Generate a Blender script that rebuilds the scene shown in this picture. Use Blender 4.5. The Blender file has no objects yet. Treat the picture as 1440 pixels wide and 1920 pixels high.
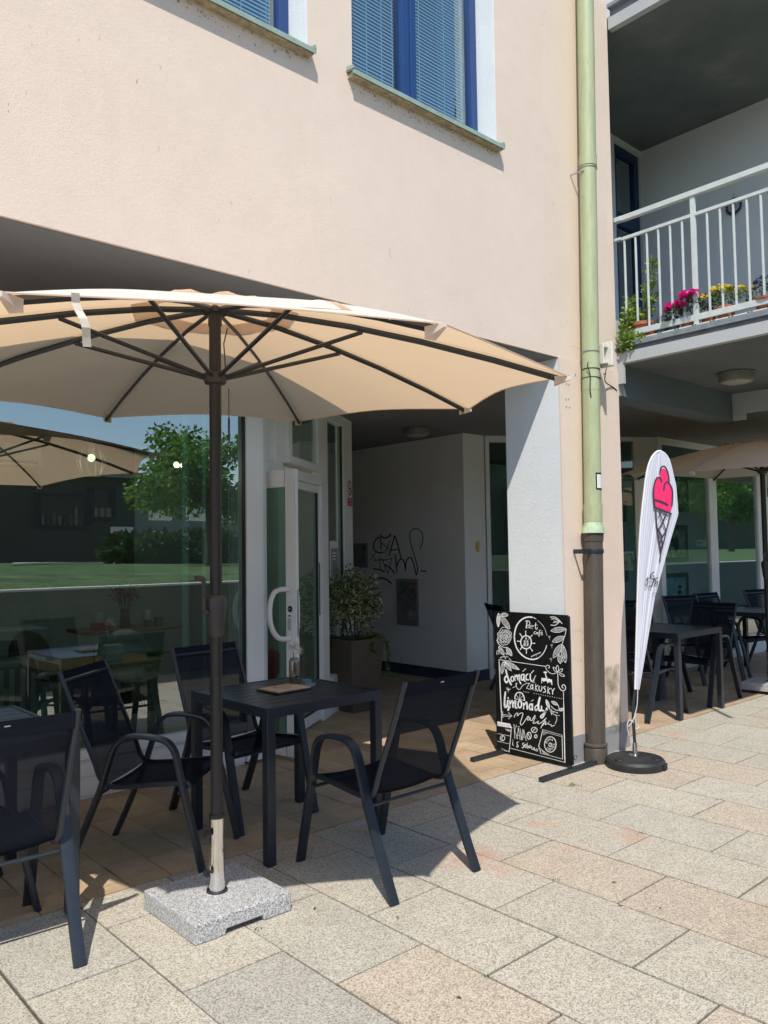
import bpy, math, random
import numpy as np
from mathutils import Vector, Matrix
random.seed(7)
R = math.radians
sc = bpy.context.scene
COL = sc.collection

# ------------------------------------------------------------------ camera
F, W0, H0 = 1495.75, 1440.0, 1920.0
CAMPOS = np.array([0.0, 0.0, 1.5])
def cam_axes(yaw=R(48.156), pitch=R(2.934), roll=R(-0.8275)):
    f = np.array([math.cos(pitch)*math.cos(yaw), math.cos(pitch)*math.sin(yaw), math.sin(pitch)])
    r = np.array([math.sin(yaw), -math.cos(yaw), 0.0]); u = np.cross(r, f)
    return math.cos(roll)*r+math.sin(roll)*u, -math.sin(roll)*r+math.cos(roll)*u, f
AX = cam_axes()
cd = bpy.data.cameras.new('camera'); cam = bpy.data.objects.new('camera', cd); COL.objects.link(cam)
cd.sensor_fit = 'HORIZONTAL'; cd.sensor_width = 36; cd.lens = F/W0*36; cd.clip_start = 0.05; cd.clip_end = 500
cam.matrix_world = Matrix(((AX[0][0], AX[1][0], -AX[2][0], 0), (AX[0][1], AX[1][1], -AX[2][1], 0),
                           (AX[0][2], AX[1][2], -AX[2][2], 1.5), (0, 0, 0, 1)))
sc.camera = cam
def ray(x, y):
    return (x-W0/2)*AX[0] - (y-H0/2)*AX[1] + F*AX[2]
def at(x, y, axis, v):
    "where the line of sight through a measured photo point meets the plane axis=v"
    d = ray(x, y); t = (v-CAMPOS[axis])/d[axis]; return tuple(CAMPOS+t*d)

# ------------------------------------------------------------------ light
SUN = Vector((-.48, -.53, 1.0)).normalized()          # towards the sun
elev = math.asin(SUN.z); azim = math.atan2(SUN.x, SUN.y)
world = bpy.data.worlds.new('World'); sc.world = world; world.use_nodes = True
nt = world.node_tree; bg = nt.nodes['Background']
sky = nt.nodes.new('ShaderNodeTexSky'); sky.sky_type = 'NISHITA'; sky.sun_disc = False
sky.sun_elevation = elev; sky.sun_rotation = azim; sky.air_density = 1.0; sky.dust_density = 0.3; sky.ozone_density = 1.2
nt.links.new(sky.outputs[0], bg.inputs[0]); bg.inputs[1].default_value = 0.15
sl = bpy.data.lights.new('sun', 'SUN'); sun = bpy.data.objects.new('sun', sl); COL.objects.link(sun)
sl.energy = 3.7; sl.angle = R(0.53); sl.color = (1.0, 0.95, 0.87)
sun.rotation_euler = (-SUN).to_track_quat('-Z', 'Y').to_euler(); sun.location = (-4, -5, 9)
sc.view_settings.view_transform = 'Standard'; sc.view_settings.look = 'None'
sc.view_settings.exposure = 0.42; sc.view_settings.gamma = 1.0
sc.cycles.max_bounces = 10; sc.cycles.diffuse_bounces = 5; sc.cycles.transparent_max_bounces = 16
sc.cycles.glossy_bounces = 5; sc.cycles.transmission_bounces = 6
sc.cycles.sample_clamp_indirect = 6.0
sc.cycles.use_denoising = True

# ------------------------------------------------------------------ materials
MATS = {}
class NT:
    def __init__(s, name):
        s.m = bpy.data.materials.new(name); s.m.use_nodes = True
        s.t = s.m.node_tree; s.b = s.t.nodes['Principled BSDF']; s.out = s.t.nodes['Material Output']
    def n(s, kind, **kw):
        nd = s.t.nodes.new('ShaderNode'+kind)
        for k, v in kw.items(): setattr(nd, k, v)
        return nd
    def l(s, a, b): s.t.links.new(a, b)
    def coord(s):
        if not hasattr(s, '_c'):
            g = s.n('NewGeometry'); s._c = g.outputs['Position']
        return s._c
    def objc(s):
        return s.n('TexCoord').outputs['Object']
    def noise(s, scale, detail=4, rough=.55, co=None, stretch=None):
        nd = s.n('TexNoise'); nd.inputs['Scale'].default_value = scale
        nd.inputs['Detail'].default_value = detail; nd.inputs['Roughness'].default_value = rough
        c = co or s.coord()
        if stretch:
            mp = s.n('Mapping'); mp.inputs['Scale'].default_value = stretch; s.l(c, mp.inputs[0]); c = mp.outputs[0]
        s.l(c, nd.inputs['Vector']); return nd.outputs['Fac']
    def ramp(s, fac, stops, interp='LINEAR'):
        nd = s.n('ValToRGB'); cr = nd.color_ramp; cr.interpolation = interp
        while len(cr.elements) > 1: cr.elements.remove(cr.elements[-1])
        for i, (p, c) in enumerate(stops):
            e = cr.elements[0] if i == 0 else cr.elements.new(p)
            e.position = p; e.color = (*c, 1) if len(c) == 3 else c
        s.l(fac, nd.inputs[0]); return nd.outputs[0]
    def mix(s, fac, a, b, mode='MIX'):
        nd = s.n('Mix', data_type='RGBA', blend_type=mode)
        for i, v in ((0, fac), (6, a), (7, b)):
            if hasattr(v, 'is_linked'): s.l(v, nd.inputs[i])
            else: nd.inputs[i].default_value = v if i == 0 else ((*v, 1) if len(v) == 3 else v)
        return nd.outputs[2]
    def math(s, op, a, b=None, c=None):
        nd = s.n('Math', operation=op)
        for i, v in enumerate((a, b, c)):
            if v is None: continue
            if hasattr(v, 'is_linked'): s.l(v, nd.inputs[i])
            else: nd.inputs[i].default_value = v
        return nd.outputs[0]
    def bump(s, h, strength=.3, dist=.01):
        nd = s.n('Bump'); nd.inputs['Strength'].default_value = strength; nd.inputs['Distance'].default_value = dist
        s.l(h, nd.inputs['Height']); s.l(nd.outputs[0], s.b.inputs['Normal']); return nd
    def base(s, c):
        if hasattr(c, 'is_linked'): s.l(c, s.b.inputs['Base Color'])
        else: s.b.inputs['Base Color'].default_value = (*c, 1)
    def rough(s, v):
        if hasattr(v, 'is_linked'): s.l(v, s.b.inputs['Roughness'])
        else: s.b.inputs['Roughness'].default_value = v

def var(c, k): return tuple(max(0, min(1, x*k)) for x in c)
def simple(name, c, rough=.6, metal=0, vary=.12, scale=14, bump=0, bscale=200, spec=None, coat=0):
    if name in MATS: return MATS[name]
    t = NT(name)
    f = t.noise(scale, 5, .6, co=t.objc())
    t.base(t.ramp(f, [(.3, var(c, 1-vary)), (.7, var(c, 1+vary))]))
    t.rough(rough); t.b.inputs['Metallic'].default_value = metal
    if spec is not None: t.b.inputs['Specular IOR Level'].default_value = spec
    if coat: t.b.inputs['Coat Weight'].default_value = coat
    if bump: t.bump(t.noise(bscale, 3, .6, co=t.objc()), bump, .002)
    MATS[name] = t.m; return t.m

def m_stucco(name, c, stain=True, bs=.28):
    t = NT(name)
    big = t.noise(1.1, 5, .6); mid = t.noise(9, 5, .6)
    col = t.ramp(big, [(.3, var(c, .93)), (.7, var(c, 1.04))])
    col = t.mix(.35, col, t.ramp(mid, [(.3, var(c, .93)), (.75, var(c, 1.05))]))
    if stain:
        v = t.noise(1.5, 6, .7, stretch=(5, 5, .5))
        col = t.mix(t.ramp(v, [(.56, (0, 0, 0)), (.85, (.22, .22, .22))]), col, var((c[0], c[1]*.95, c[2]*.85), .8))
        sp = t.noise(55, 2, .5, stretch=(1, 1, .3)); area = t.noise(2.3, 3, .5)
        sx_ = t.n('SeparateXYZ'); t.l(t.coord(), sx_.inputs[0])
        band = t.math('MULTIPLY', t.math('SUBTRACT', 1.0, t.math('MULTIPLY', t.math('ABSOLUTE', t.math('SUBTRACT', sx_.outputs[0], 4.93)), 4.6)), t.ramp(t.noise(3, 5, .7, stretch=(3, 3, .6)), [(.3, (.35, .35, .35)), (.7, (1, 1, 1))]))
        bd = t.n('Clamp'); t.l(band, bd.inputs[0]); col = t.mix(t.math('MULTIPLY', bd.outputs[0], .55), col, (c[0]*1.0, c[1]*.98, c[2]*.80))
        spots = t.math('MULTIPLY', t.ramp(sp, [(.72, (0, 0, 0)), (.76, (1, 1, 1))]), t.ramp(area, [(.52, (0, 0, 0)), (.62, (.7, .7, .7))]))
        col = t.mix(spots, col, (.25, .2, .15))
    t.base(col); t.rough(.92)
    g1 = t.noise(150, 4, .65); g2 = t.noise(45, 3, .6)
    h = t.math('ADD', g1, t.math('MULTIPLY', g2, .8))
    t.bump(h, bs, .006)
    return t.m
M = {}
M['pink'] = m_stucco('pink_render', (.72, .585, .485))
M['white_wall'] = m_stucco('white_render', (.72, .75, .76), stain=False, bs=.35)
M['grey_wall'] = m_stucco('light_grey_render', (.62, .65, .66), stain=False, bs=.3)
M['plinth'] = m_stucco('plinth_grey', (.27, .27, .28), stain=False)
M['passage'] = m_stucco('passage_wall_paint', (.80, .81, .80), stain=False, bs=.2)
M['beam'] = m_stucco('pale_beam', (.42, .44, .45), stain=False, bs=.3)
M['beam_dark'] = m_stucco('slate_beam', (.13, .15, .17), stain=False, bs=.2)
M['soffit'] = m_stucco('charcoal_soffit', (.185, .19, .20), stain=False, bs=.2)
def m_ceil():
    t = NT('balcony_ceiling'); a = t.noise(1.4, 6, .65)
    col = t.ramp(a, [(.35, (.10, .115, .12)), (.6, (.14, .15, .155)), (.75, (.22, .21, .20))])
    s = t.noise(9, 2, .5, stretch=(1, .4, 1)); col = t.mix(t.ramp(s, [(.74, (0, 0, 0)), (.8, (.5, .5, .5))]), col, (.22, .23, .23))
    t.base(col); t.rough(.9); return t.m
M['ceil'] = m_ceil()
M['white_frame'] = simple('white_upvc_frame', (.80, .81, .80), .35, vary=.04, scale=3)
M['blue'] = simple('blue_window_paint', (.012, .05, .17), .35, vary=.1, scale=6)
M['mint'] = simple('mint_sill_paint', (.27, .36, .30), .5, vary=.15, scale=12)
M['sill_under'] = simple('grimy_sill_underside', (.33, .27, .17), .9, vary=.4, scale=30)
M['black_metal'] = simple('anthracite_powder_coat', (.017, .023, .031), .36, vary=.15, scale=40, bump=.15, bscale=900)
M['grey_metal'] = simple('brown_grey_pole_paint', (.018, .0175, .018), .38, vary=.08, scale=10)
M['dark_plastic'] = simple('dark_grey_plastic', (.04, .036, .034), .5, vary=.1)
M['black_plastic'] = simple('black_plastic', (.02, .021, .023), .55, vary=.25, scale=20, bump=.3, bscale=300)
M['chrome'] = simple('polished_chrome', (.75, .73, .70), .08, metal=1, vary=.03)
M['steel'] = simple('dull_steel', (.5, .5, .5), .3, metal=1)
M['white_paint'] = simple('white_lacquer', (.72, .72, .70), .4, vary=.03)
M['chalk'] = simple('white_chalk_paint', (.80, .81, .80), .8, vary=.15, scale=60)
M['ink'] = simple('black_marker_ink', (.012, .012, .014), .6, vary=.2)
M['pink_print'] = simple('pink_print', (.82, .02, .14), .7, vary=.03)
M['flag_ink'] = simple('dark_flag_print', (.04, .03, .04), .8, vary=.1)
M['wood'] = simple('oak_table_wood', (.33, .22, .12), .5, vary=.3, scale=20)
M['wood_dark'] = simple('walnut_bench_wood', (.16, .09, .05), .5, vary=.3, scale=20)
M['paper'] = simple('kraft_paper', (.55, .41, .27), .85, vary=.08, scale=30)
M['white_paper'] = simple('white_paper', (.7, .7, .7), .8, vary=.03)
M['red'] = simple('red_sign', (.50, .01, .03), .5, vary=.03)
M['yellow'] = simple('yellow_sticker', (.75, .5, .05), .5, vary=.05)
M['terracotta'] = simple('terracotta_pot', (.36, .12, .06), .8, vary=.25, scale=18)
M['blue_pot'] = simple('blue_glazed_pot', (.08, .2, .26), .4, vary=.4, scale=60)
M['soil'] = simple('potting_soil', (.035, .024, .017), .95, vary=.4, scale=60)
M['bark'] = simple('bark', (.10, .075, .055), .9, vary=.3, scale=40)
M['red_vase'] = simple('red_ceramic', (.35, .015, .02), .4)
M['black_ornament'] = simple('black_ornament', (.015, .015, .03), .5)
M['blind'] = simple('pale_blind_slat', (.52, .58, .58), .5, vary=.03)
M['in_wall'] = simple('cafe_inside_wall', (.34, .38, .37), .9, vary=.08, scale=2)
M['in_wall_dark'] = simple('cafe_dark_panel', (.10, .09, .075), .9, vary=.15, scale=3)
M['in_floor'] = simple('cafe_floor', (.22, .22, .21), .35, vary=.1, scale=2)
M['room_dark'] = simple('dark_room', (.05, .055, .06), .9)
M['curtain'] = simple('sheer_curtain', (.40, .45, .44), .9, vary=.1, scale=8)
M['picture_blue'] = simple('blue_photo_print', (.22, .42, .52), .4, vary=.5, scale=9)
M['picture_grey'] = simple('grey_photo_print', (.25, .28, .29), .4, vary=.8, scale=9)
M['cream'] = simple('cream_plastic', (.66, .64, .55), .5, vary=.04)
M['lens'] = simple('lamp_diffuser', (.38, .36, .31), .5, vary=.03)

def m_downpipe(name, a, b, c):
    t = NT(name); co = t.coord()
    f = t.noise(3, 7, .8, stretch=(6, 6, .9)); g = t.noise(18, 4, .6, stretch=(1, 1, .5))
    col = t.ramp(f, [(.3, a), (.55, b), (.75, c)])
    col = t.mix(t.ramp(g, [(.6, (0, 0, 0)), (.8, (.45, .45, .45))]), col, var(a, .6))
    t.base(col); t.rough(.5); t.bump(g, .1, .002); return t.m
M['pipe_green'] = m_downpipe('faded_green_pipe_paint', (.29, .335, .18), (.385, .425, .245), (.45, .475, .30))
M['pipe_brown'] = m_downpipe('rusty_cast_iron', (.05, .043, .036), (.08, .066, .052), (.16, .10, .065))

def m_granite(name, tile=True):
    t = NT(name); co = t.objc() if not tile else t.coord()
    v = t.n('TexVoronoi'); v.inputs['Scale'].default_value = 210 if tile else 260; t.l(co, v.inputs['Vector'])
    sp = t.n('SeparateColor'); t.l(v.outputs['Color'], sp.inputs[0])
    v2 = t.noise(150 if tile else 200, 3, .7, co=co)
    blend = t.math('ADD', t.math('MULTIPLY', sp.outputs[0], .55), t.math('MULTIPLY', v2, .55))
    if tile:
        col = t.ramp(blend, [(.22, (.17, .155, .13)), (.38, (.31, .28, .23)), (.55, (.46, .42, .345)), (.8, (.57, .53, .455))])
        at_ = t.n('Attribute'); at_.attribute_name = 'tile_tone'
        col = t.mix(1.0, col, at_.outputs['Color'], 'MULTIPLY')
        r = t.noise(1.9, 7, .68, co=co); r2 = t.noise(.6, 3, .5, co=co)
        veins = t.math('MULTIPLY', t.ramp(r, [(.53, (0, 0, 0)), (.66, (1, 1, 1))]), t.ramp(r2, [(.49, (0, 0, 0)), (.60, (.75, .75, .75))]))
        col = t.mix(veins, col, (.47, .26, .17))
        d = t.noise(5, 6, .7, co=co); col = t.mix(t.ramp(d, [(.35, (.16, .16, .16)), (.6, (0, 0, 0))]), col, (.18, .15, .12))
        sc_ = t.noise(30, 2, .4, co=co); col = t.mix(t.ramp(sc_, [(.77, (0, 0, 0)), (.79, (.6, .6, .6))]), col, (.10, .08, .06))
        t.rough(.85)
    else:
        col = t.ramp(blend, [(.25, (.09, .09, .095)), (.42, (.27, .27, .275)), (.6, (.46, .46, .46)), (.8, (.60, .60, .59))])
        t.rough(.55)
    t.base(col); t.bump(v2, .25, .002)
    return t.m
M['granite'] = m_granite('sand_granite')
M['granite_grey'] = m_granite('grey_granite', False)
def m_clay():
    t = NT('ochre_clay_paving'); a = t.noise(60, 4, .65); b = t.noise(4, 5, .65); at_ = t.n('Attribute'); at_.attribute_name = 'tile_tone'
    col = t.ramp(a, [(.3, (.34, .245, .155)), (.7, (.52, .385, .245))])
    col = t.mix(.5, col, t.ramp(b, [(.3, (.27, .195, .13)), (.7, (.54, .40, .265))]))
    col = t.mix(1.0, col, at_.outputs['Color'], 'MULTIPLY')
    t.base(col); t.rough(.8); t.bump(a, .25, .003); return t.m
M['clay'] = m_clay()
M['joint'] = simple('dark_joint_sand', (.085, .07, .055), .95, vary=.35, scale=60)

def m_canopy(name, c, trans):
    t = NT(name); t.m.node_tree.nodes.remove(t.b)
    co = t.objc()
    f = t.noise(2.2, 4, .6, co=co); fine = t.noise(600, 2, .5, co=co)
    colr = t.ramp(f, [(.3, var(c, .96)), (.7, var(c, 1.03))])
    d = t.n('BsdfDiffuse'); tr = t.n('BsdfTranslucent'); mx = t.n('MixShader'); mx.inputs[0].default_value = .36
    t.l(colr, d.inputs[0]); tr.inputs[0].default_value = (*trans, 1)
    bp = t.n('Bump'); bp.inputs['Strength'].default_value = .35; bp.inputs['Distance'].default_value = .03; t.l(t.noise(4.5, 4, .5, co=co), bp.inputs['Height'])
    t.l(bp.outputs[0], d.inputs['Normal'])
    t.l(d.outputs[0], mx.inputs[1]); t.l(tr.outputs[0], mx.inputs[2]); t.l(mx.outputs[0], t.out.inputs[0]); return t.m
M['canopy'] = m_canopy('beige_canvas', (.76, .725, .67), (.98, .67, .39))
def m_sling(name, c, a):
    t = NT(name); t.m.node_tree.nodes.remove(t.b)
    co = t.objc(); f = t.noise(5, 3, .5, co=co)
    d = t.n('BsdfDiffuse'); t.l(t.ramp(f, [(.3, var(c, .85)), (.7, var(c, 1.15))]), d.inputs[0])
    g = t.n('BsdfGlossy'); g.inputs['Roughness'].default_value = .55; g.inputs[0].default_value = (.25, .27, .3, 1)
    m1 = t.n('MixShader'); m1.inputs[0].default_value = .03; t.l(d.outputs[0], m1.inputs[1]); t.l(g.outputs[0], m1.inputs[2])
    tp = t.n('BsdfTransparent'); m2 = t.n('MixShader')
    m2.inputs[0].default_value = a+.02; t.l(m1.outputs[0], m2.inputs[1]); t.l(tp.outputs[0], m2.inputs[2]); t.l(m2.outputs[0], t.out.inputs[0]); return t.m
M['sling'] = m_sling('navy_black_mesh_fabric', (.010, .013, .020), .10)
M['sling_seat'] = m_sling('navy_black_seat_fabric', (.008, .011, .018), .015)
def m_glass(name, tint, base=.10, ior=1.5, rough=0.0):
    t = NT(name); t.m.node_tree.nodes.remove(t.b)
    tp = t.n('BsdfTransparent'); tp.inputs[0].default_value = (*tint, 1)
    g = t.n('BsdfGlossy'); g.inputs['Roughness'].default_value = rough; g.inputs[0].default_value = (.86, .93, .92, 1)
    wv = t.n('Bump'); wv.inputs['Strength'].default_value = .02; wv.inputs['Distance'].default_value = .01; t.l(t.noise(1.2, 2, .5, co=t.objc()), wv.inputs['Height']); t.l(wv.outputs[0], g.inputs['Normal'])
    fr = t.n('Fresnel'); fr.inputs[0].default_value = ior
    fac = t.math('MULTIPLY', t.math('ADD', t.math('MULTIPLY', fr.outputs[0], 1.1), base), t.math('SUBTRACT', 1.0, t.n('NewGeometry').outputs['Backfacing']))
    mx = t.n('MixShader'); t.l(fac, mx.inputs[0]); t.l(tp.outputs[0], mx.inputs[1]); t.l(g.outputs[0], mx.inputs[2]); t.l(mx.outputs[0], t.out.inputs[0]); return t.m
M['glass'] = m_glass('shop_glass', (.70, .84, .81), .29)
M['gallery_glass'] = m_glass('gallery_glass', (.80, .90, .88), .06)
M['gallery_wall'] = simple('gallery_wall_paint', (.66, .70, .69), .9, vary=.05, scale=2)
M['glass_up'] = m_glass('upper_window_glass', (.74, .88, .96), .20)
M['glass_clear'] = m_glass('clear_glass', (.88, .93, .94), .03)
M['glass_smoke'] = m_glass('smoky_glass', (.56, .49, .42), .06)
def m_leaf(name, a, b, tr=.3, edge=None):
    t = NT(name)
    oi = t.n('Attribute'); oi.attribute_name = 'leaf_tone'
    col = t.ramp(oi.outputs['Fac'], [(0, a), (1, b)])
    if edge: col = t.ramp(oi.outputs['Fac'], [(0, a), (.55, b), (.62, edge), (1, var(edge, 1.1))])
    t.base(col); t.rough(.55)
    trn = t.n('BsdfTranslucent'); t.l(col, trn.inputs[0]); mx = t.n('MixShader'); mx.inputs[0].default_value = tr
    t.l(t.b.outputs[0], mx.inputs[1]); t.l(trn.outputs[0], mx.inputs[2]); t.l(mx.outputs[0], t.out.inputs[0]); return t.m
M['leaf'] = m_leaf('tree_leaves', (.06, .15, .02), (.22, .40, .05), .5)
M['leaf_dark'] = m_leaf('dark_leaves', (.02, .05, .015), (.05, .10, .03))
M['leaf_var'] = m_leaf('variegated_leaves', (.045, .09, .03), (.10, .17, .06), .25, (.50, .52, .30))
M['leaf_bright'] = m_leaf('bright_leaves', (.12, .20, .03), (.30, .42, .06))
M['leaf_grey'] = m_leaf('silver_leaves', (.12, .13, .10), (.28, .28, .22))
M['leaf_ivy'] = m_leaf('ivy_leaves', (.06, .12, .03), (.17, .26, .07))
M['magenta'] = m_leaf('magenta_petals', (.65, .01, .25), (.90, .03, .42))
M['yellow_petal'] = m_leaf('yellow_petals', (.82, .66, .04), (.90, .80, .18))
M['purple_petal'] = m_leaf('purple_petals', (.06, .05, .22), (.18, .14, .42))
M['white_petal'] = m_leaf('white_petals', (.70, .68, .60), (.82, .82, .78))
M['pink_petal'] = m_leaf('pink_petals', (.48, .16, .25), (.70, .38, .48))
M['pale_yellow'] = m_leaf('pale_yellow_petals', (.66, .62, .28), (.78, .76, .45))
M['lawn'] = simple('lawn_grass', (.085, .15, .045), .95, vary=.6, scale=2.2, bump=.8, bscale=14)
def m_flag():
    t = NT('striped_flag_cloth')
    mp = t.n('Mapping'); t.l(t.n('TexCoord').outputs['UV'], mp.inputs[0])
    w = t.n('TexWave'); w.inputs['Scale'].default_value = 4.6; w.inputs['Distortion'].default_value = .0; w.inputs['Detail'].default_value = 1; w.bands_direction = 'X'; t.l(mp.outputs[0], w.inputs[0])
    t.base(t.ramp(w.outputs['Fac'], [(.35, (.56, .59, .72)), (.6, (.78, .79, .84))])); t.rough(.8)
    tr = t.n('BsdfTranslucent'); tr.inputs[0].default_value = (.6, .6, .68, 1); mx = t.n('MixShader'); mx.inputs[0].default_value = .25
    t.l(t.b.outputs[0], mx.inputs[1]); t.l(tr.outputs[0], mx.inputs[2]); t.l(mx.outputs[0], t.out.inputs[0]); return t.m
M['flag'] = m_flag()
def m_board():
    t = NT('chalkboard_black'); f = t.noise(6, 6, .7, co=t.objc())
    t.base(t.ramp(f, [(.45, (.004, .0045, .005)), (.75, (.012, .013, .014))])); t.rough(.6); t.b.inputs['Specular IOR Level'].default_value = .25; return t.m
M['board'] = m_board()
def m_weave():
    t = NT('brown_wicker'); co = t.objc()
    br = t.n('TexBrick'); br.inputs['Scale'].default_value = 1; br.inputs['Brick Width'].default_value = .028; br.inputs['Row Height'].default_value = .010
    br.inputs['Mortar Size'].default_value = .0016; br.offset = .5
    sx = t.n('SeparateXYZ'); t.l(co, sx.inputs[0]); cx = t.n('CombineXYZ')
    t.l(t.math('ADD', sx.outputs[0], sx.outputs[1]), cx.inputs[0]); t.l(sx.outputs[2], cx.inputs[1]); t.l(cx.outputs[0], br.inputs[0])
    br.inputs[1].default_value = (.16, .13, .095, 1); br.inputs[2].default_value = (.11, .09, .065, 1); br.inputs[3].default_value = (.04, .03, .022, 1)
    t.base(br.outputs[0]); t.rough(.6); t.bump(t.math('SUBTRACT', 1.0, br.outputs['Fac']), .8, .004); return t.m
M['wicker'] = m_weave()
def m_slats():
    t = NT('black_slat_top'); co = t.objc()
    f = t.noise(9, 6, .7, co=co, stretch=(1, 8, 8))
    t.base(t.ramp(f, [(.3, (.007, .008, .010)), (.7, (.020, .022, .025))])); t.rough(.30); t.bump(f, .25, .003); return t.m
M['slats'] = m_slats()
M['menu_board'] = simple('black_clipboard', (.015, .015, .02), .5)
def emit(name, c, s):
    t = NT(name); t.b.inputs['Emission Color'].default_value = (*c, 1); t.b.inputs['Emission Strength'].default_value = s; t.base(c); return t.m
M['bulb'] = emit('lit_bulb', (1, .86, .58), 2.2)

# ------------------------------------------------------------------ mesh helpers
class MB:
    def __init__(s): s.v = []; s.f = []; s.sm = []; s.tone = None
    def add(s, vs, fs, smooth=False):
        o = len(s.v); s.v += [tuple(map(float, v)) for v in vs]; s.f += [tuple(i+o for i in f) for f in fs]; s.sm += [smooth]*len(fs)
    def box(s, x0, y0, z0, x1, y1, z1):
        x0, x1 = sorted((x0, x1)); y0, y1 = sorted((y0, y1)); z0, z1 = sorted((z0, z1))
        s.add([(x0, y0, z0), (x1, y0, z0), (x1, y1, z0), (x0, y1, z0), (x0, y0, z1), (x1, y0, z1), (x1, y1, z1), (x0, y1, z1)],
              [(0, 3, 2, 1), (4, 5, 6, 7), (0, 1, 5, 4), (1, 2, 6, 5), (2, 3, 7, 6), (3, 0, 4, 7)]); return s
    def obox(s, o, ux, uy, uz):
        o, ux, uy, uz = map(Vector, (o, ux, uy, uz))
        p = [o, o+ux, o+ux+uy, o+uy]; p += [q+uz for q in p]
        s.add(p, [(0, 3, 2, 1), (4, 5, 6, 7), (0, 1, 5, 4), (1, 2, 6, 5), (2, 3, 7, 6), (3, 0, 4, 7)]); return s
    def tube(s, path, r, n=10, cap=True, flat=None, up=None):
        "path of points; r radius or list; flat=(rx,ry) for an oval section, rx along `up`"
        P = [Vector(p) for p in path]; rs = r if isinstance(r, (list, tuple)) else [r]*len(P)
        T = []
        for i in range(len(P)):
            a = P[max(0, i-1)]; b = P[min(len(P)-1, i+1)]; T.append((b-a).normalized())
        u = Vector(up) if up else (Vector((0, 0, 1)) if abs(T[0].z) < .9 else Vector((1, 0, 0)))
        vs = []
        for i, p in enumerate(P):
            u = (u - T[i]*u.dot(T[i])); u.normalize(); w = T[i].cross(u)
            for k in range(n):
                a = 2*math.pi*k/n
                if flat:
                    ca, sa = math.cos(a), math.sin(a)
                    e = .45; ca = math.copysign(abs(ca)**e, ca); sa = math.copysign(abs(sa)**e, sa)
                    vs.append(p+u*ca*flat[0]+w*sa*flat[1])
                else: vs.append(p+(u*math.cos(a)+w*math.sin(a))*rs[i])
        fs = [(i*n+k, i*n+(k+1) % n, (i+1)*n+(k+1) % n, (i+1)*n+k) for i in range(len(P)-1) for k in range(n)]
        if cap: fs += [tuple(range(n-1, -1, -1)), tuple(range((len(P)-1)*n, len(P)*n))]
        s.add(vs, fs, True); return s
    def lathe(s, prof, n=24, c=(0, 0), cap=True):
        vs = [(c[0]+r*math.cos(2*math.pi*k/n), c[1]+r*math.sin(2*math.pi*k/n), z) for r, z in prof for k in range(n)]
        fs = [(i*n+k, i*n+(k+1) % n, (i+1)*n+(k+1) % n, (i+1)*n+k) for i in range(len(prof)-1) for k in range(n)]
        if cap: fs += [tuple(range(n-1, -1, -1)), tuple(range((len(prof)-1)*n, len(prof)*n))]
        s.add(vs, fs, True); return s
    def sphere(s, c, r, n=12, sz=1):
        prof = [(max(1e-4, r*math.sin(math.pi*i/n)), c[2]-sz*r*math.cos(math.pi*i/n)) for i in range(n+1)]
        return s.lathe(prof, n*2, (c[0], c[1]), False)
    def prism(s, poly, fn, h0, h1):
        "poly of 2D points; fn(a,b,h)->3D"
        n = len(poly); vs = [fn(a, b, h0) for a, b in poly]+[fn(a, b, h1) for a, b in poly]
        s.add(vs, [tuple(range(n-1, -1, -1)), tuple(range(n, 2*n))]+[(i, (i+1) % n, n+(i+1) % n, n+i) for i in range(n)]); return s
    def build(s, name, mat, parent=None, bevel=0, origin=None):
        me = bpy.data.meshes.new(name)
        o0 = Vector(origin) if origin is not None else Vector((0, 0, 0))
        me.from_pydata([tuple(Vector(v)-o0) for v in s.v], [], s.f); me.materials.append(mat)
        me.polygons.foreach_set('use_smooth', s.sm)
        if s.tone:
            at_ = me.attributes.new(s.tone[0], 'FLOAT_COLOR' if s.tone[0] == 'tile_tone' else 'FLOAT', 'FACE')
            at_.data.foreach_set('color' if s.tone[0] == 'tile_tone' else 'value', s.tone[1])
        me.update()
        ob = bpy.data.objects.new(name, me); COL.objects.link(ob); ob.location = o0
        if parent: ob.parent = parent; ob.location = (0, 0, 0)
        if any(s.sm) and not bevel:
            md = ob.modifiers.new('split', 'EDGE_SPLIT'); md.split_angle = R(40)
        if bevel:
            md = ob.modifiers.new('bevel', 'BEVEL'); md.width = bevel; md.segments = 2; md.limit_method = 'ANGLE'
        return ob
def tag(o, label, cat, group=None, kind=None):
    if label: o['label'] = label
    if cat: o['category'] = cat
    if group: o['group'] = group
    if kind: o['kind'] = kind
    return o
def empty(name, loc=(0, 0, 0), rz=0, label=None, cat=None, group=None):
    o = bpy.data.objects.new(name, None); COL.objects.link(o); o.location = loc; o.rotation_euler = (0, 0, rz)
    o.empty_display_size = .1; tag(o, label, cat, group); return o
KIDS = {}
def copy_tree(o, parent=None):
    c = o.copy(); COL.objects.link(c); c.parent = parent
    for ch in list(o.children): copy_tree(ch, c)
    return c
def off(me_parent, loc):        # children of an Empty are modelled in its local space
    return me_parent
def wbuild(mb, name, mat, parent, bevel=0):
    "mesh modelled in world space, parented to an unrotated Empty at its location"
    ob = mb.build(name, mat, None, bevel)
    if parent:
        ob.parent = parent; p = parent; l = Vector((0, 0, 0))
        while p: l += p.location; p = p.parent
        ob.location = -l
    return ob
def struct(mb, name, mat, bevel=0):
    o = mb.build(name, mat, None, bevel); o['kind'] = 'structure'; return o
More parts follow.
